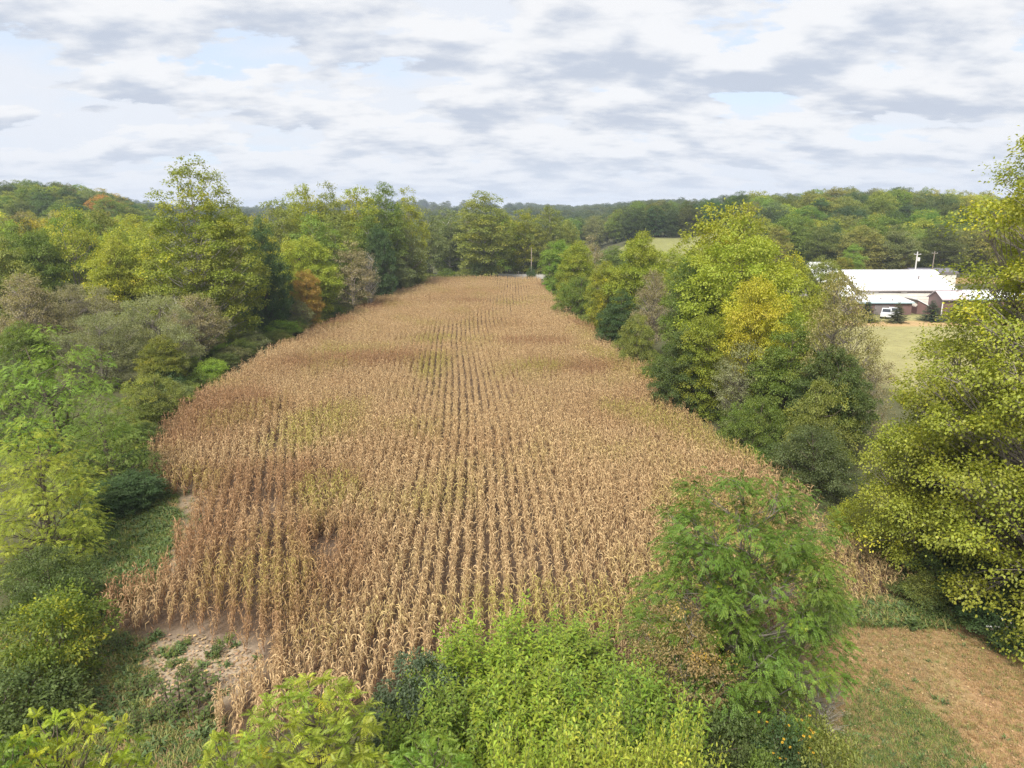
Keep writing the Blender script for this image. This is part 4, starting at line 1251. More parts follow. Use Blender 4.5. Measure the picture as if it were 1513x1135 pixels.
TH = [shoots(s, 85, 2.2, 2.0, 5.2, 0.27, 0.30, 0.072) for s in (1, 2)]
LIME = ((0.36, 0.41, 0.055), 0.24)
WIL = [(735, 24.0, 900, 210, 0, 'bright green willow thicket, the highest clump, its tip against the corn', ((0.271, 0.357, 0.042), .15)),
       (850, 24.5, 925, 210, 1, 'willow clump behind, second from the blue-green bush', ((0.236, 0.310, 0.045), .12)),
       (660, 20.2, 1000, 170, 1, 'willow clump low down in front of the blue-green bush', ((0.210, 0.287, 0.045), .12)),
       (800, 20.5, 985, 220, 0, 'willow clump in the middle of the thicket', ((0.289, 0.364, 0.045), .15)),
       (930, 20.8, 960, 200, 1, 'willow clump against the feathery green tree', ((0.219, 0.310, 0.045), .1)),
       (900, 16.8, 1020, 190, 0, 'pale lime willow clump in front, left of the leaning tips', LIME),
       (1000, 16.4, 1035, 150, 1, 'pale lime willow clump at the bottom, right of all clumps', LIME),
       (770, 16.2, 1060, 180, 1, 'lime willow clump at the bottom below the middle clump', ((0.315, 0.388, 0.045), .18))]
for i, (px, d, top, w_, k, lab, col) in enumerate(WIL):
    put_thicket('willow_shrub', TH[k], px, d, top, w_ * 1.05, col, lab, group='bright green willow clumps in front of the field', rz=i * 1.3)


def rosettes(seed, n, Rr, H, leaf, nl=9, npair=9, lw=0.26, base=0.3):
    """Sumac / tree-of-heaven crown: rosettes of long pinnate leaves at the branch ends."""
    r = np.random.default_rng(seed); CC = clump_centres(r, H, Rr, base * H, PROF['broad'], n, 0.35, inner=0.25)
    wood = [tube([(0, 0, 0), (0.1, 0.05, H * .3), (0.05, -0.1, H * 0.55), (0, 0, H * 0.8)], [0.09, 0.07, 0.05, 0.02], 6)]
    Vs, As = [], []
    rows = []
    for c in CC:
        b = np.array([c[0] * 0.15, c[1] * 0.15, max(0.15 * H, c[2] - 0.7 * math.hypot(c[0], c[1]) - 0.2)])
        wood.append(tube([b, b * 0.5 + c * 0.5 + (0, 0, -0.08), c], [0.03, 0.02, 0.01], 4))
        cv, sv = r.random(), r.random()
        for k in range(nl):
            a = k * 2.4 + r.normal(0, 0.2); el = r.uniform(-0.25, 1.1); l = leaf * r.uniform(0.7, 1.2)
            rows.append((*c, a, el, l, cv, sv))
    rows = np.array(rows); c = rows[:, :3]; a, el, l, cv, sv = rows[:, 3:].T; m = len(rows)
    rd = np.stack([np.cos(a) * np.cos(el), np.sin(a) * np.cos(el), np.sin(el)], -1); sd_ = np.stack([-np.sin(a), np.cos(a), 0 * a], -1); up = norm(np.cross(rd, sd_))
    lr = r.random(m)
    for k in range(npair):
        f = (k + 1.0) / npair; pos = c + rd * (l * f)[:, None] - np.array([0, 0, 1.0]) * (l * 0.42 * f ** 2)[:, None]
        ll = l * 0.27 * (1.15 - 0.9 * abs(f - 0.4)); rdk = norm(rd - np.array([0, 0, 0.84 * f]))
        for sg in (-1, 1):
            td = norm(sd_ * sg + rdk * 0.45 + np.array([0, 0, -0.30]) + r.normal(0, 0.07, (m, 3)))
            v, _ = leaf_quads(pos, td, up + r.normal(0, .08, (m, 3)), ll, ll * lw * 1.25, 0.12)
            Vs.append(v); As.append(np.stack([lr * 0.65 + r.random(m) * 0.35, cv, sv], -1))
    V = np.concatenate(Vs); wv, wf = join(wood)
    return {'H': H, 'R': Rr, 'crown': mesh_np('leaves', V, np.arange(len(V)).reshape(-1, 4), M_LEAF_GLOSS, np.concatenate(As)), 'trunk': mesh_np('trunk', wv, wf, M_BARK), 'limbs': []}


RO = [rosettes(31, 230, 2.6, 7.5, 0.42), rosettes(32, 240, 2.4, 7.0, 0.40), rosettes(33, 170, 2.2, 7.0, 0.40)]
for px, d, top, w_, k, col, lab in [
        (95, 14.2, 1040, 215, 0, ((0.33, 0.39, 0.045), .3), 'yellow-green tree of heaven in the bottom left corner'),
        (470, 17.0, 1003, 250, 1, ((0.30, 0.36, 0.05), .32), 'yellow-green pinnate tree at the bottom, left of the blue-green bush'),
        (335, 15.0, 1080, 150, 2, ((0.30, 0.37, 0.05), .27), 'low pinnate sapling at the bottom left of the larger pinnate one'),
        (640, 15.6, 1075, 170, 2, ((0.20, 0.31, 0.045), .15), 'lime pinnate sapling at the bottom below the blue-green bush'),
        (20, 13.0, 1085, 160, 2, ((0.20, 0.30, 0.045), .2), 'greener tree of heaven cut by the bottom left corner')]:
    x, y = at(px, d, 6); h = hgt(top, d); Zc = d * math.cos(PITCH) + (CAMH - h * 0.7) * math.sin(PITCH)
    put_tree('tree_of_heaven', RO[k], x, y, h, wpx_ if False else w_ / F * Zc * 0.5, col, lab, group='pinnate trees along the bottom edge', rz=px)
# undergrowth at the foot of the feathery tree, right bottom
for px, d, top, w_, k, col, lab in [
        (1085, 20.5, 1050, 150, ('bush', 0), 'deep', 'dark undergrowth at the foot of the feathery green tree'),
        (1180, 20.2, 1062, 120, ('bush', 1), 'dark', 'dark leafy plant mass with orange-yellow blooms near the bottom'),
        (1215, 21.5, 1035, 100, ('brush', 0), 'olive', 'olive weed clump beside the flowering plants'),
        (1245, 23.6, 985, 80, ('snag', 1), 'tan', 'heap of bare lilac-grey twigs at the edge of the clearing'),
        (1150, 18.0, 1110, 130, ('bush', 1), 'green', 'green weeds at the bottom under the flowering plants'),
        (1250, 19.5, 1075, 110, ('brush', 1), 'olive', 'olive brown brush at the bottom beside the clearing')]:
    T('shrub', k, px, d, top, w_, col, lab, cat='shrub')


# ------------------------------------------------------------ flowers on the dark plants
def flowers(px0, px1, py0, py1, n, d0, d1, zr, size, col, label, seed):
    r = np.random.default_rng(seed); m = mat_simple('petal_' + str(seed), col, 0.6, 30, 0.1)
    mc = mat_simple('flower_eye_' + str(seed), (0.12, 0.06, 0.02), 0.8)
    st = mat_simple('flower_stem_' + str(seed), (0.08, 0.12, 0.04), 0.8)
    pv = []
    for k in range(8):
        a = k / 8 * 6.283; t = np.array([[math.cos(a), math.sin(a), 0.25]]); v, f = leaf_quads(np.array([[0., 0, 0]]) + t * 0.18, t, np.array([[0, 0, 1.]]), np.array([0.85]), np.array([0.42]), 0.1)
        pv.append((v, f))
    v, f = join(pv); pm = mesh_np('petals', v * size, f, m)
    v, f = tube([(0, 0, -0.05 * 1), (0, 0, 0.02), (0, 0, 0.05)], [size * .2, size * .22, size * .02], 7); em = mesh_np('flower_eye', v, f, mc)
    v, f = tube([(0.1, 0.03, -0.7), (0.04, 0.02, -0.3), (0, 0, -0.02)], [0.008, 0.006, 0.005], 4); sm_ = mesh_np('stem', v, f, st)
    made = []
    for i in range(n):
        px, d = r.uniform(px0, px1), r.uniform(d0, d1); py = r.uniform(py0, py1); z = hgt(py, d); x, y = at(px, d, z)
        e = link('flower', None, loc=(x, y, z)); e.rotation_euler = (r.uniform(-.5, .5), r.uniform(-.5, .5), r.uniform(0, 6))
        made.append((px, e)); tag(e, label, 'flower', label + 's')
        link('petals', pm, e); link('flower_eye', em, e); link('stem', sm_, e)
    for i, (px, e) in enumerate(sorted(made, key=lambda q: q[0])): e['label'] = label + ', %s from left' % ordw(i + 1)


flowers(1120, 1215, 1045, 1130, 22, 18.5, 19.6, 0, 0.05, (0.62, 0.36, 0.02), 'orange-yellow bloom on the dark plants beside the clearing', 5)
flowers(1458, 1500, 905, 930, 16, 28.3, 28.9, 0, 0.045, (0.7, 0.7, 0.7), 'white aster bloom on the dark shrub at the right edge', 6)


# ------------------------------------------------------------ ground cover
def grass():
    protos = []
    cols = [(0.15, 0.21, 0.05, .2), (0.115, 0.17, 0.045, .1), (0.43, 0.29, 0.15, .1), (0.28, 0.27, 0.09, .2), (0.10, 0.15, 0.05, .05)]
    for i in range(5):
        r = random.Random(i); ps = []; A = []
        nb = 20
        for b in range(nb):
            a = r.uniform(0, 6.28); o = (r.gauss(0, 0.09), r.gauss(0, 0.09), 0)
            if i == 4:
                v, f = ribbon(o, a, r.uniform(0.2, 0.42), 0.07, r.uniform(0.5, 1.3), 1.4, r.uniform(-1, 1), 3)
            else:
                v, f = ribbon(o, a, r.uniform(0.15, 0.34), 0.014, r.uniform(0.7, 1.4), r.uniform(0.5, 1.8), 0.3, 3)
            ps.append((v, f)); A += [(r.random(), r.random(), r.random())] * len(f)
        v, f = join(ps); o_ = bpy.data.objects.new('grass_kind_%d' % i, mesh_np('tuft_%d' % i, v, f, mat_foliage('grass_%d' % i, use_obj=False, col=cols[i][:3], fix=cols[i][3], trans=0.3, var=0.35), A)); protos.append(o_)

    def area(poly, n, wts, s0, s1, seed, patch=None):
        r = np.random.default_rng(seed); lo, hi = poly.min(0), poly.max(0)
        X = r.uniform(lo[0], hi[0], n); Y = r.uniform(lo[1], hi[1], n)
        k = in_poly(X, Y, poly) & (vnoise(X, Y, 1.3, seed) > r.random(n) * 0.9 - 0.1)
        if patch is not None: k &= patch(X, Y, r)
        X, Y = X[k], Y[k]; m = len(X)
        return X, Y, r.choice(5, m, p=np.array(wts) / sum(wts)), r.uniform(s0, s1, m)
    off = lambda X, Y, r: ~in_poly(X, Y, PATCH) | (r.random(len(X)) < 0.05)
    BL = np.array([g(x, y) for x, y in [(-250, 930), (130, 925), (235, 955), (235, 1050), (330, 1060), (340, 1300), (-400, 1300)]])
    RB = np.array([g(x, y) for x, y in [(1225, 890), (1400, 885), (1440, 920), (1400, 930), (1250, 925)]])
    sets = [area(STRIP, 26000, [6, 5, .6, 2, 2], 0.7, 1.5, 1), area(BL, 30000, [3, 3, 3.5, 4, 1.5], 0.6, 1.6, 2, off),
            area(CLEAR, 30000, [.5, .4, 9, 1.6, .1], 0.3, 0.75, 3), area(CLEARG, 16000, [6, 5, 2, 2, .2], 0.4, 0.95, 4), area(RB, 4000, [3, 3, 2, 3, 2], 0.8, 1.8, 5),
            area(PATCH, 1500, [2, 3, 3, 1, 3], 0.5, 1.2, 6, lambda X, Y, r: vnoise(X, Y, .8, 2) > 0.62),
            area(SIDE_SOIL, 1500, [1, 1, 4, 1, .5], 0.5, 1.1, 7)]
    X, Y, I, S = [np.concatenate(q) for q in zip(*sets)]
    n = len(X); Z = ground_h(X, Y) - 0.01
    scatter('grass', np.stack([X, Y, Z], -1), np.stack([rng.normal(0, .1, n), rng.normal(0, .1, n), rng.uniform(0, 6.28, n)], -1), np.stack([S, S, S], -1), I, protos, 'short green and straw coloured grass beside the field and on the clearing')
    # fallen leaves and corn trash
    r = np.random.default_rng(8); parts = []
    for poly, k, ls in ((CLEAR, 9000, 0.085), (PATCH, 1500, 0.16), (BL, 2500, 0.12), (SIDE_SOIL, 500, .16)):
        lo, hi = poly.min(0), poly.max(0); X = r.uniform(lo[0], hi[0], k); Y = r.uniform(lo[1], hi[1], k); q = in_poly(X, Y, poly) & (Y > 15); X, Y = X[q], Y[q]; m = len(X)
        B = np.stack([X, Y, ground_h(X, Y) + 0.03 + 0.05 * r.random(m)], -1); a = r.uniform(0, 6.28, m)
        Td = np.stack([np.cos(a), np.sin(a), r.normal(0, .2, m)], -1); N = np.stack([r.normal(0, .4, m), r.normal(0, .4, m), np.ones(m)], -1); l = ls * r.uniform(.6, 1.3, m)
        v, f = leaf_quads(B, Td, N, l, l * 0.7, .2); parts.append((v, f))
    v, f = join(parts); m = len(f)
    lm = mat_foliage('fallen_leaf', trans=0.1, use_obj=False, col=(0.33, 0.225, 0.125), var=0.4)
    o = link('fallen_leaves', mesh_np('fallen_leaves', v, f, lm, r.random((m, 3)))); tag(o, 'scattered brown fallen leaves on the clearing and the bare soil', None, kind='stuff')
    # broad-leaved weeds that stand out
    W = shoots(77, 16, 0.35, 0.35, 0.9, 0.16, 0.5, 0.05, side_shoots=False)
    ws = [(262, 1040, 1.5, 'dark green weed clump below the bare sandy patch'), (300, 1018, 1.3, 'weed clump at the lower right of the bare patch'), (318, 968, .8, 'small weed on the right rim of the bare patch'),
          (275, 952, .5, 'tiny dark weed near the top of the bare patch'), (253, 970, .6, 'little weed tuft on the bare patch, left one'), (248, 988, .5, 'smallest weed on the pale soil'), (277, 1000, .9, 'light weed in the middle of the bare soil'),
          (200, 1026, 1.0, 'dark weed left of the bare patch'), (180, 960, 1.0, 'weed in the grass above the bare patch'), (285, 1060, 1.6, 'dark weed next to the last corn row'), (240, 1065, 1.1, 'weed by the tree of heaven top'),
          (205, 1075, 1.0, 'weed low down just above the tree of heaven'), (230, 1010, .5, 'weed speck left in the pale soil'), (335, 950, .7, 'weed between the front corn rows')]
    for px, py, s, lab in ws:
        x, y = g(px, py); put_tree('weed_plant', W, x, y, 0.9 * s, 0.45 * s, 'deep' if s > .7 else 'green', lab, 'weed', group='weeds on and around the bare patch')


grass()


# ------------------------------------------------------------ farm buildings
def mats_building():
    def metal(name, col, seams=True):
        m, t = new_mat(name); out = t.new('ShaderNodeOutputMaterial'); tc = t.new('ShaderNodeTexCoord')
        n = t.noise(t.vm('MULTIPLY', tc.outputs['Object'], (1, 0.15, 0.15)), 1.5, 4.0, 0.6)
        c = t.mix(t.ramp(n, 0.3, 0.75), c4(tuple(x * 0.9 for x in col)), c4(col))
        b = t.new('ShaderNodeBsdfPrincipled', inp={'Base Color': c, 'Roughness': 0.45}); t.l.new(b.outputs[0], out.inputs[0]); return m
    return dict(roof=metal('white_metal_roof', (0.82, 0.83, 0.85)), cream=metal('cream_siding', (0.66, 0.62, 0.55)), brown=metal('brown_siding', (0.16, 0.095, 0.085)),
                mauve=metal('mauve_roof', (0.52, 0.45, 0.47)), trim=metal('teal_trim', (0.30, 0.42, 0.46)), dark=metal('dark_trim', (0.2, 0.17, 0.16)), pale=metal('pale_trim', (0.7, 0.68, 0.64)), grey=metal('grey_roof', (0.15, 0.14, 0.16)))


MB = mats_building()


def part(name, vf, mat, par, **kw):
    return link(name, mesh_any(name, vf[0], vf[1], mat), par)


def frame_at(px, d, rz=-YAW):
    x, y = at(px, d, 0); e = bpy.data.objects.new('building', None); C.objects.link(e); e.location = (x, y, gz(x, y)); e.rotation_euler = (0, 0, rz); return e


def gable(e, L, W, he, hr, wall, roof, doors=(), over=0.35, seams=True, y0=0.0, ribs=True):
    """Long side towards the camera along local x (0..L), depth W along y, ridge parallel to x."""
    part('wall', box(0, L, y0, y0 + 0.15, 0, he - 0.05), wall, e)
    part('wall', box(0, L, y0 + W - 0.15, y0 + W, 0, he - 0.05), wall, e)
    for x0 in (0.003, L - 0.153):
        part('gable_wall', prism([(y0 + 0.152, 0), (y0 + W - 0.152, 0), (y0 + W - 0.152, he - 0.05), (y0 + 0.152, he - 0.05)], 'x', x0, x0 + 0.15), wall, e)
        part('gable_wall', prism([(y0 + 0.16, he - 0.048), (y0 + W - 0.16, he - 0.048), (y0 + W / 2, hr - 0.14)], 'x', x0, x0 + 0.15), wall, e)
    m = y0 + W / 2
    for s in (1, -1):
        ya = m - s * (W / 2 + over); za = he - over * (hr - he) / (W / 2)
        poly = [(m, hr - 0.06), (m, hr + 0.06), (ya, za + 0.06), (ya, za - 0.06)]
        rf = part('roof', prism(poly, 'x', -over, L + over), roof, e)
        if ribs and s == 1:
            nr = int((L + 2 * over) / 0.9)
            for i in range(1, nr):
                x = -over + i * 0.9
                part('roof_rib', prism([(m, hr + 0.062), (m, hr + 0.10), (ya, za + 0.10), (ya, za + 0.062)], 'x', x, x + 0.05), roof, rf)
    part('ridge_cap', box(-over, L + over, m - 0.2, m + 0.2, hr + 0.05, hr + 0.13), roof, e)
    part('eave_trim', box(-over, L + over, y0 - over - 0.06, y0 - over + 0.02, he - 0.42, he - 0.16), MB['dark'], e)
    for x0, x1, zd in doors:
        dr = part('garage_door', box(x0, x1, y0 - 0.05, y0 - 0.004, 0, zd), wall, e)
        part('door_header', box(x0 - 0.15, x1 + 0.15, y0 - 0.09, y0 - 0.053, zd, zd + 0.22), MB['dark'], dr)
        k = int(zd / 0.6)
        for i in range(1, k): part('door_seam', box(x0, x1, y0 - 0.06, y0 - 0.052, i * 0.6, i * 0.6 + 0.03), MB['dark'], dr)


def pxw(px0, px1, d, z=3):
    a = np.array(at(px0, d, z)); b = np.array(at(px1, d, z)); return float(np.linalg.norm(a - b))


def farm():
    # main barn: eave at photo row 428, ridge at row 399
    d = 152.0; he = hgt(428, d - 0.3); L = pxw(1266, 1407, d); dr = d + 8.5; hr = hgt(399.5, dr)
    e = frame_at(1266, d); e.name = 'barn'
    gable(e, L, 17.0, he, hr, MB['cream'], MB['roof'], doors=[(4.4, 8.9, he - 0.75), (10.6, 15.6, he - 0.75)])
    part('roof_vent', box(L * .72, L * .72 + .25, 4.2, 4.45, he + (hr - he) * .5, he + (hr - he) * .5 + 0.9), MB['dark'], e)
    tag(e, 'long barn with a white metal roof and cream walls, largest of the farm', 'barn')
    # higher wing on the left
    d2 = 147; e = frame_at(1222, d2); e.name = 'barn'; L2 = pxw(1222, 1266, d2) - 0.9
    gable(e, L2, 23, hgt(437, d2), hgt(392.5, d2 + 11.5), MB['cream'], MB['roof'])
    tag(e, 'taller white roofed wing half hidden by trees at the left end of the long barn', 'barn')
    # lean-to in front
    d3 = 145; e = frame_at(1264, d3); e.name = 'shed'; L3 = pxw(1264, 1346, d3); h3 = hgt(447, d3 - .3); h3b = hgt(437.5, d3 + 6)
    part('wall', box(0, L3, 0, 0.15, 0, h3 - 0.05), MB['brown'], e); part('wall', box(0.003, 0.15, 0.152, 6, 0, h3 - 0.05), MB['brown'], e); part('wall', box(L3 - 0.15, L3 - 0.003, 0.152, 6, 0, h3 - 0.05), MB['brown'], e)
    part('roof', prism([(-0.4, h3 - 0.06), (-0.4, h3 + 0.06), (6.3, h3b + 0.06), (6.3, h3b - 0.06)], 'x', -0.3, L3 + 0.3), MB['roof'], e)
    part('eave_trim', box(-0.3, L3 + 0.3, -0.47, -0.41, h3 - 0.2, h3 + 0.05), MB['trim'], e)
    for xx, yy in ((L3 * .52, 2.2), (L3 * .68, 1.0)):
        zz = h3 + (h3b - h3) * (yy + .4) / 6.7
        part('roof_vent', box(xx, xx + 0.22, yy, yy + 0.22, zz, zz + 0.4), MB['dark'], e)
    part('door', box(L3 * .33, L3 * .33 + 3, -0.05, -0.004, 0, h3 - 0.5), MB['dark'], e)
    tag(e, 'low lean-to shed with white roof and brown wall in front of the barn', 'shed')
    # small shed with brown gable
    d4 = 146; e = frame_at(1354, d4); e.name = 'shed'; L4 = pxw(1354, 1374, d4); h4 = hgt(452, d4); h4b = hgt(443, d4)
    part('wall', prism([(0.02, 0), (L4 - .02, 0), (L4 - .02, h4 - .4), (0.02, h4b - .1)], 'y', 0, 0.15), MB['brown'], e)
    part('wall', box(0.02, 0.17, 0.152, 5, 0, h4 - .3), MB['brown'], e); part('wall', box(L4 - .17, L4 - .02, 0.152, 5, 0, h4 - .6), MB['brown'], e)
    part('roof', prism([(-0.2, h4b - .05), (L4 + .1, h4 - .30), (L4 + .1, h4 - .18), (-0.2, h4b + .07)], 'y', -0.2, 5.2), MB['roof'], e)
    tag(e, 'small brown shed with a sloping white roof right of the lean-to', 'shed')
    # brown building with mauve roof
    d5 = 143; e = frame_at(1390, d5); e.name = 'farm_building'; L5 = pxw(1390, 1425, d5); h5 = hgt(441.5, d5)
    gable(e, L5, 5, h5, hgt(429.5, d5 + 2.5), MB['brown'], MB['mauve'], ribs=False)
    part('corner_trim', box(-0.1, 0.08, -0.1, -0.003, 0, h5), MB['pale'], e)
    for i in range(8): part('siding_batten', box(0.5 + i * 0.55, 0.54 + i * 0.55, -0.03, -0.003, 0, h5 - .2), MB['brown'], e)
    tag(e, 'brown sided farm building with a mauve roof behind the sycamore leaves', 'building')
    d6 = 148; e = frame_at(1418, d6); e.name = 'farm_building'; L6 = pxw(1418, 1530, d6); h6 = hgt(441, d6)
    gable(e, L6, 12, h6, hgt(429.5, d6 + 6), MB['brown'], MB['roof'], ribs=False)
    part('gutter', box(-0.3, L6 + .3, -0.55, -0.44, h6 - 0.3, h6 - 0.1), MB['trim'], e)
    tag(e, 'brown walled farm building with white roof and teal gutter at the far right', 'building')
    d7 = 175; e = frame_at(1198, d7); e.name = 'shed'
    gable(e, 5, 5, hgt(396, d7), hgt(388, d7 + 2.5), MB['cream'], MB['roof'], ribs=False)
    tag(e, 'small white roofed shed glimpsed among trees far left of the barn', 'shed')
    d8 = 205; e = frame_at(1350, d8); e.name = 'shed'
    gable(e, 12, 8, hgt(402, d8), hgt(396.5, d8 + 4), MB['cream'], MB['grey'], ribs=False)
    tag(e, 'long low building with a dark grey roof behind the barn', 'shed')


farm()


def spruce(seed, H=5.5, Rr=2.4):
    r = np.random.default_rng(seed); Bs, Ts, Ns, Ls, wood = [], [], [], [], []
    wood.append(tube([(0, 0, 0), (0, 0, H * .5), (0, 0, H)], [0.13, 0.08, 0.01], 6)); vals = []
    for tier in range(17):
        z = 0.35 + (H - 0.45) * (tier / 16) ** 0.92; rad = Rr * (1 - (tier / 16) ** 1.05) * 1.0 + 0.12
        for k in range(int(7 + 6 * (1 - tier / 16))):
            a = r.uniform(0, 6.28); l = rad * r.uniform(.75, 1.12); cv = r.random()
            P = np.array([(math.cos(a) * l * t, math.sin(a) * l * t, z - 0.28 * l * math.sin(t * 2.0) + 0.20 * l * t * t) for t in np.linspace(0, 1, 5)])
            wood.append(tube(P[[0, 2, 4]], [0.03, 0.02, 0.006], 3))
            m = int(26 * l) + 6; t = r.random(m) ** 0.7; b = np.stack([np.interp(t, np.linspace(0, 1, 5), P[:, j]) for j in range(3)], -1)
            sgn = r.choice([-1, 1], m); td = np.stack([math.cos(a) * .8 - math.sin(a) * sgn * .8, math.sin(a) * .8 + math.cos(a) * sgn * .8, r.normal(-.15, .25, m)], -1)
            Bs.append(b); Ts.append(td); Ns.append(np.tile([0, 0, 1.], (m, 1)) + r.normal(0, .3, (m, 3))); Ls.append(0.42 * (1 - .4 * t) * r.uniform(.7, 1.2, m)); vals.append(np.stack([r.random(m), np.full(m, cv), r.random(m)], -1))
    B, Td, N, l = map(np.concatenate, (Bs, Ts, Ns, Ls)); V, Fq = leaf_quads(B, Td, N, l, l * 0.35, .1)
    wv, wf = join(wood)
    return {'H': H, 'R': Rr, 'crown': mesh_np('needles', V, Fq, M_LEAF, np.concatenate(vals)), 'trunk': mesh_np('trunk', wv, wf, M_BARK), 'limbs': []}


SPR = spruce(3)
for px, d, top, w_, lab, col in [(1287, 135, 443, 40, 'spruce at the left end of the lean-to shed', (0.083, 0.128, 0.075)), (1333, 134, 446, 37, 'rounded spruce right of the parked white truck', (0.150, 0.165, 0.090)),
                                 (1384, 136, 443, 40, 'spruce before the small brown shed', (0.098, 0.143, 0.090)), (1424, 135, 444, 54, 'blue-grey spruce in front of the brown wall', (0.128, 0.173, 0.150)),
                                 (1458, 136, 445, 45, 'blue-grey spruce furthest right by the farm', (0.120, 0.165, 0.143)), (1496, 137, 446, 45, 'spruce nearly hidden by sycamore leaves at the frame edge', (0.105, 0.150, 0.105))]:
    T('spruce_tree', SPR, px, d, top, w_, (col, 0.0), lab, group='spruces in front of the farm')
T('tree', ('far', 0), 1261, 225, 359, 34, 'bright', 'round bright green tree just behind the left end of the barn')
T('tree', ('far', 1), 1246, 222, 378, 36, 'yel', 'yellow low tree beside the round bright green one', shade=.5)
T('tree', ('far', 2), 1336, 236, 358, 30, 'yel', 'yellow-brown tree at the hill foot above the barn roof', shade=.5)


def truck(px, d, rz, label, col):
    x, y = at(px, d, 0); e = link('pickup_truck', None, loc=(x, y, gz(x, y)), rz=rz); tag(e, label, 'truck', 'white trucks by the lean-to')
    m = mat_simple('truck_paint_' + str(px), col, 0.35, 1, 0.03, spec=.5); gl = mat_simple('truck_glass_' + str(px), (0.03, 0.035, 0.04), 0.1, 1, .1, spec=.6); ty = mat_simple('tyre_' + str(px), (0.02, 0.02, 0.02), 0.9)
    part('chassis', prism([(-2.7, .45), (2.7, .45), (2.7, .95), (-2.7, 1.05)], 'y', -.95, .95), m, e)
    part('hood', prism([(-2.65, 1.06), (-1.2, 1.02), (-1.2, 1.22), (-2.6, 1.12)], 'y', -.9, .9), m, e)
    cab = part('cab', prism([(-1.2, 1.03), (0.9, 1.0), (0.75, 1.85), (-0.5, 1.85)], 'y', -.85, .85), m, e)
    for s in (-1, 1): part('side_window', prism([(-.9, 1.25), (.7, 1.25), (.62, 1.75), (-.45, 1.75)], 'y', s * .856 - .005, s * .856 + .005), gl, cab)
    v = np.array([(-1.14, -.75, 1.1), (-1.14, .75, 1.1), (-.60, .7, 1.8), (-.60, -.7, 1.8)]) - (0.03, 0, 0); part('windshield', (v, np.array([(0, 1, 2, 3)])), gl, cab)
    for s in (-1, 1): part('bed_side', box(.92, 2.68, s * .9 - .06, s * .9 + .06, 1.0, 1.35), m, e)
    part('tailgate', box(2.62, 2.7, -.83, .83, 1.0, 1.35), m, e)
    for wx in (-1.75, 1.7):
        for s in (-1, 1):
            v, f = tube([(wx, s * .75, .38), (wx, s * .97, .38)], [.38, .38], 12); w = part('wheel', (v, f), ty, e)
            v, f = tube([(wx, s * .96, .38), (wx, s * .98, .38), (wx, s * .99, .38)], [.22, .2, .01], 10); part('rim', (v, f), m, w)


truck(1309, 141, 1.0, 'white pickup truck parked in front of the lean-to shed', (0.55, 0.56, 0.58))
truck(1319, 142.5, 1.1, 'grey-white truck parked just behind the pickup, half hidden by a spruce', (0.5, 0.5, 0.52))

# ------------------------------------------------------------ utility poles, wires, road with guard rail
M_POLE = mat_simple('pole_wood', (0.33, 0.27, 0.22), .9, 4, .2, stretch=(1, 1, .1)); M_POLEL = mat_simple('pole_pale', (0.62, 0.60, 0.57), .8, 3, .1)
M_STEEL = mat_simple('galvanised', (0.55, 0.56, 0.57), .5, 5, .1, metal=.3); M_WIRE = mat_simple('wire', (0.08, 0.08, 0.08), .6)


def pole(px, d, top, label, mat, xf=False, arm=True, rr=.15):
    x, y = at(px, d, 0); z0 = gz(x, y); h = hgt(top, d) - z0
    e = link('utility_pole', None, loc=(x, y, z0 - .2)); tag(e, label, 'utility pole', 'utility poles')
    v, f = tube([(0, 0, 0), (0, 0, h / 2), (0, 0, h + .2)], [rr, rr * .9, rr * .7], 10); link('post', mesh_any('post', v, f, mat, True), e)
    if arm:
        part('crossarm', box(-.9, .9, -.16, -.06, h - .5, h - .38), mat, e)
        for q in (-.8, 0, .8):
            v, f = tube([(q, -.11, h - .38), (q, -.11, h - .3), (q, -.11, h - .2)], [.03, .06, .04], 6); part('insulator', (v, f), M_STEEL, e)
    if xf:
        v, f = tube([(.45, -.1, h - 2.2), (.45, -.1, h - 2.1), (.45, -.1, h - 1.3), (.45, -.1, h - 1.2)], [.1, .32, .32, .1], 10); part('transformer', (v, f), M_POLEL, e)
        part('bracket', box(.05, .25, -.14, -.06, h - 1.8, h - 1.7), M_STEEL, e)
    return np.array([x, y, z0 + h - .2])


pa = pole(1347, 178, 372, 'pale utility pole with a transformer rising behind the barn roof', M_POLEL, xf=True, rr=.2)
pb = pole(1374, 205, 371, 'thin brown utility pole right of the one with the transformer', M_POLE)
pc = pole(785, 227, 366, 'bare utility pole at the far right corner of the field end', M_POLE, arm=False, rr=.17)
pd = pole(639, 227, 373, 'bare utility pole at the far left corner of the field end', M_POLE, arm=False, rr=.17)


def wire(a, b, sag, label):
    t = np.linspace(0, 1, 14)[:, None]; P = a * (1 - t) + b * t; P[:, 2] -= (4 * sag * t * (1 - t))[:, 0]
    v, f = tube(P, np.full(14, .02), 3); o = link('overhead_wire', mesh_np('overhead_wire', v, f, M_WIRE)); tag(o, label, 'wire', 'overhead wires')


pe = np.array([*at(1230, 168, 9), hgt(378, 168)])
wire(pa, pb, .6, 'thin wire between the two poles behind the barn')
wire(pa, pe, .8, 'thin wire running left from the transformer pole into the trees')
wire(pb, np.array([*at(1560, 235, 9), 12.]), .8, 'thin wire running right from the brown pole behind the sycamore')


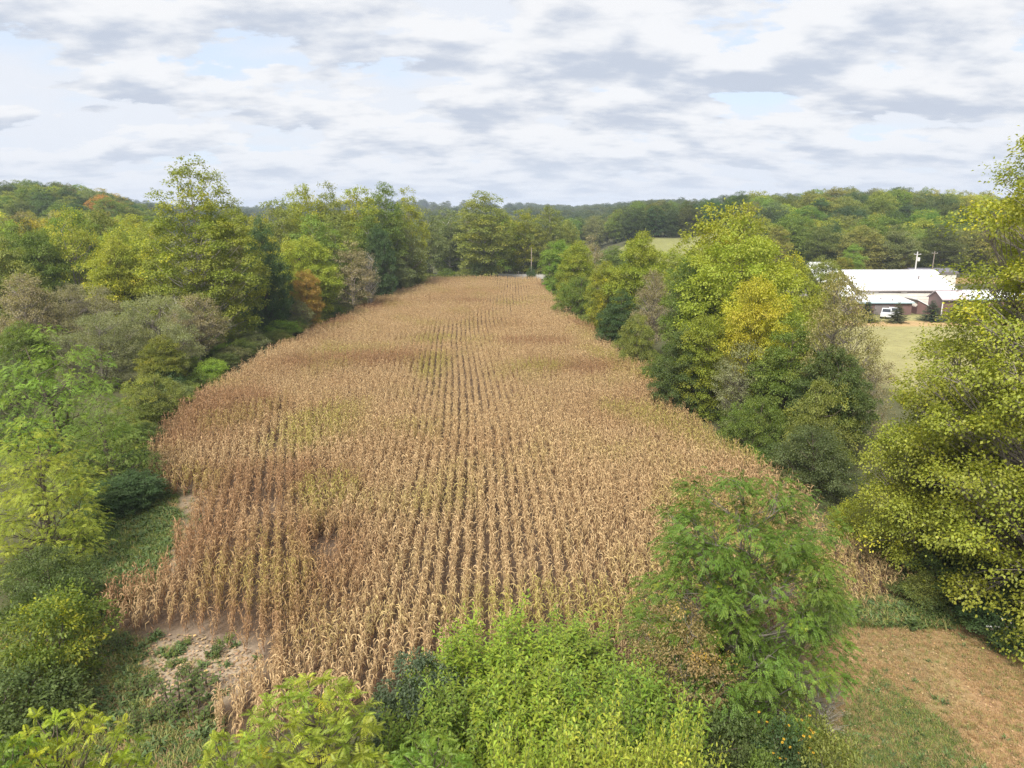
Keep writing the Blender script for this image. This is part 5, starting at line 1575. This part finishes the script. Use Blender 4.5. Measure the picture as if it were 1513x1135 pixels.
def road():
    a, b = np.array(at(560, 233.5)), np.array(at(900, 233.5)); dv = (b - a) / np.linalg.norm(b - a); nv = np.array([-dv[1], dv[0]])
    a = a - dv * 60; b = b + dv * 80
    mr = mat_simple('road_surface', (0.42, 0.40, 0.37), .9, 1.0, .1)
    V = [(*(a - nv * 3), .0), (*(b - nv * 3), .0), (*(b + nv * 3), .0), (*(a + nv * 3), .0), (*(a - nv * 3), 1.1), (*(b - nv * 3), 1.1), (*(b + nv * 3), 1.1), (*(a + nv * 3), 1.1)]
    V = np.array(V); V[:4, :2] += 0
    o = struct('road', mesh_any('road', V, np.array([(0, 3, 2, 1), (4, 5, 6, 7), (0, 1, 5, 4), (1, 2, 6, 5), (2, 3, 7, 6), (3, 0, 4, 7)]), mr))
    ml = mat_simple('road_paint', (0.75, .75, .72), .7)
    V2 = np.array([(*(a - nv * 2.8), 1.104), (*(b - nv * 2.8), 1.104), (*(b - nv * 2.65), 1.104), (*(a - nv * 2.65), 1.104)])
    l = link('edge_line', mesh_any('edge_line', V2, np.array([(0, 1, 2, 3)]), ml), o)
    # guard rail on the left stretch
    g0 = np.array(at(622, 230.2)); g1 = np.array(at(676, 230.2)); n = 9
    e = link('guard_rail', None, loc=(*g0, 0)); tag(e, 'pale steel guard rail along the road at the far left field end', 'guard rail')
    dr = (g1 - g0)
    v, f = tube([(0, 0, 1.75), (*(dr / 2), 1.75), (*dr, 1.75)], [.16, .16, .16], 6); part('rail', (v, f), M_STEEL, e)
    for i in range(n):
        p = dr * i / (n - 1); part('post', box(p[0] - .06, p[0] + .06, p[1] + .17, p[1] + .3, 0, 1.8), M_STEEL, e)
    m = link('mailbox_post', None)
    x, y = at(766, 226); m.location = (x, y, 0); tag(m, 'short thin marker post by the road left of the right utility pole', 'post'); part('post', box(-.06, .06, -.06, .06, 0, 2.6), M_POLE, m); part('cap', box(-.08, .08, -.08, .08, 2.602, 2.7), M_POLEL, m)


road()


# ------------------------------------------------------------ air
def air():
    v, f = box(-3700, 3700, -500, 4700, -4, 95)
    m, t = new_mat('haze'); out = t.new('ShaderNodeOutputMaterial')
    p = t.new('ShaderNodeVolumePrincipled'); p.inputs['Color'].default_value = (0.72, 0.82, 1.0, 1); p.inputs['Density'].default_value = 0.00019
    t.l.new(p.outputs[0], out.inputs['Volume'])
    o = link('haze', mesh_any('haze', v, f, m)); tag(o, 'pale blue haze over the distant woods', None, kind='stuff')


air()

0 and print('TRIS', sum(sum(p.loop_total - 2 for p in m.polygons) if len(m.polygons) < 200 else 2 * len(m.polygons) for m in bpy.data.meshes))
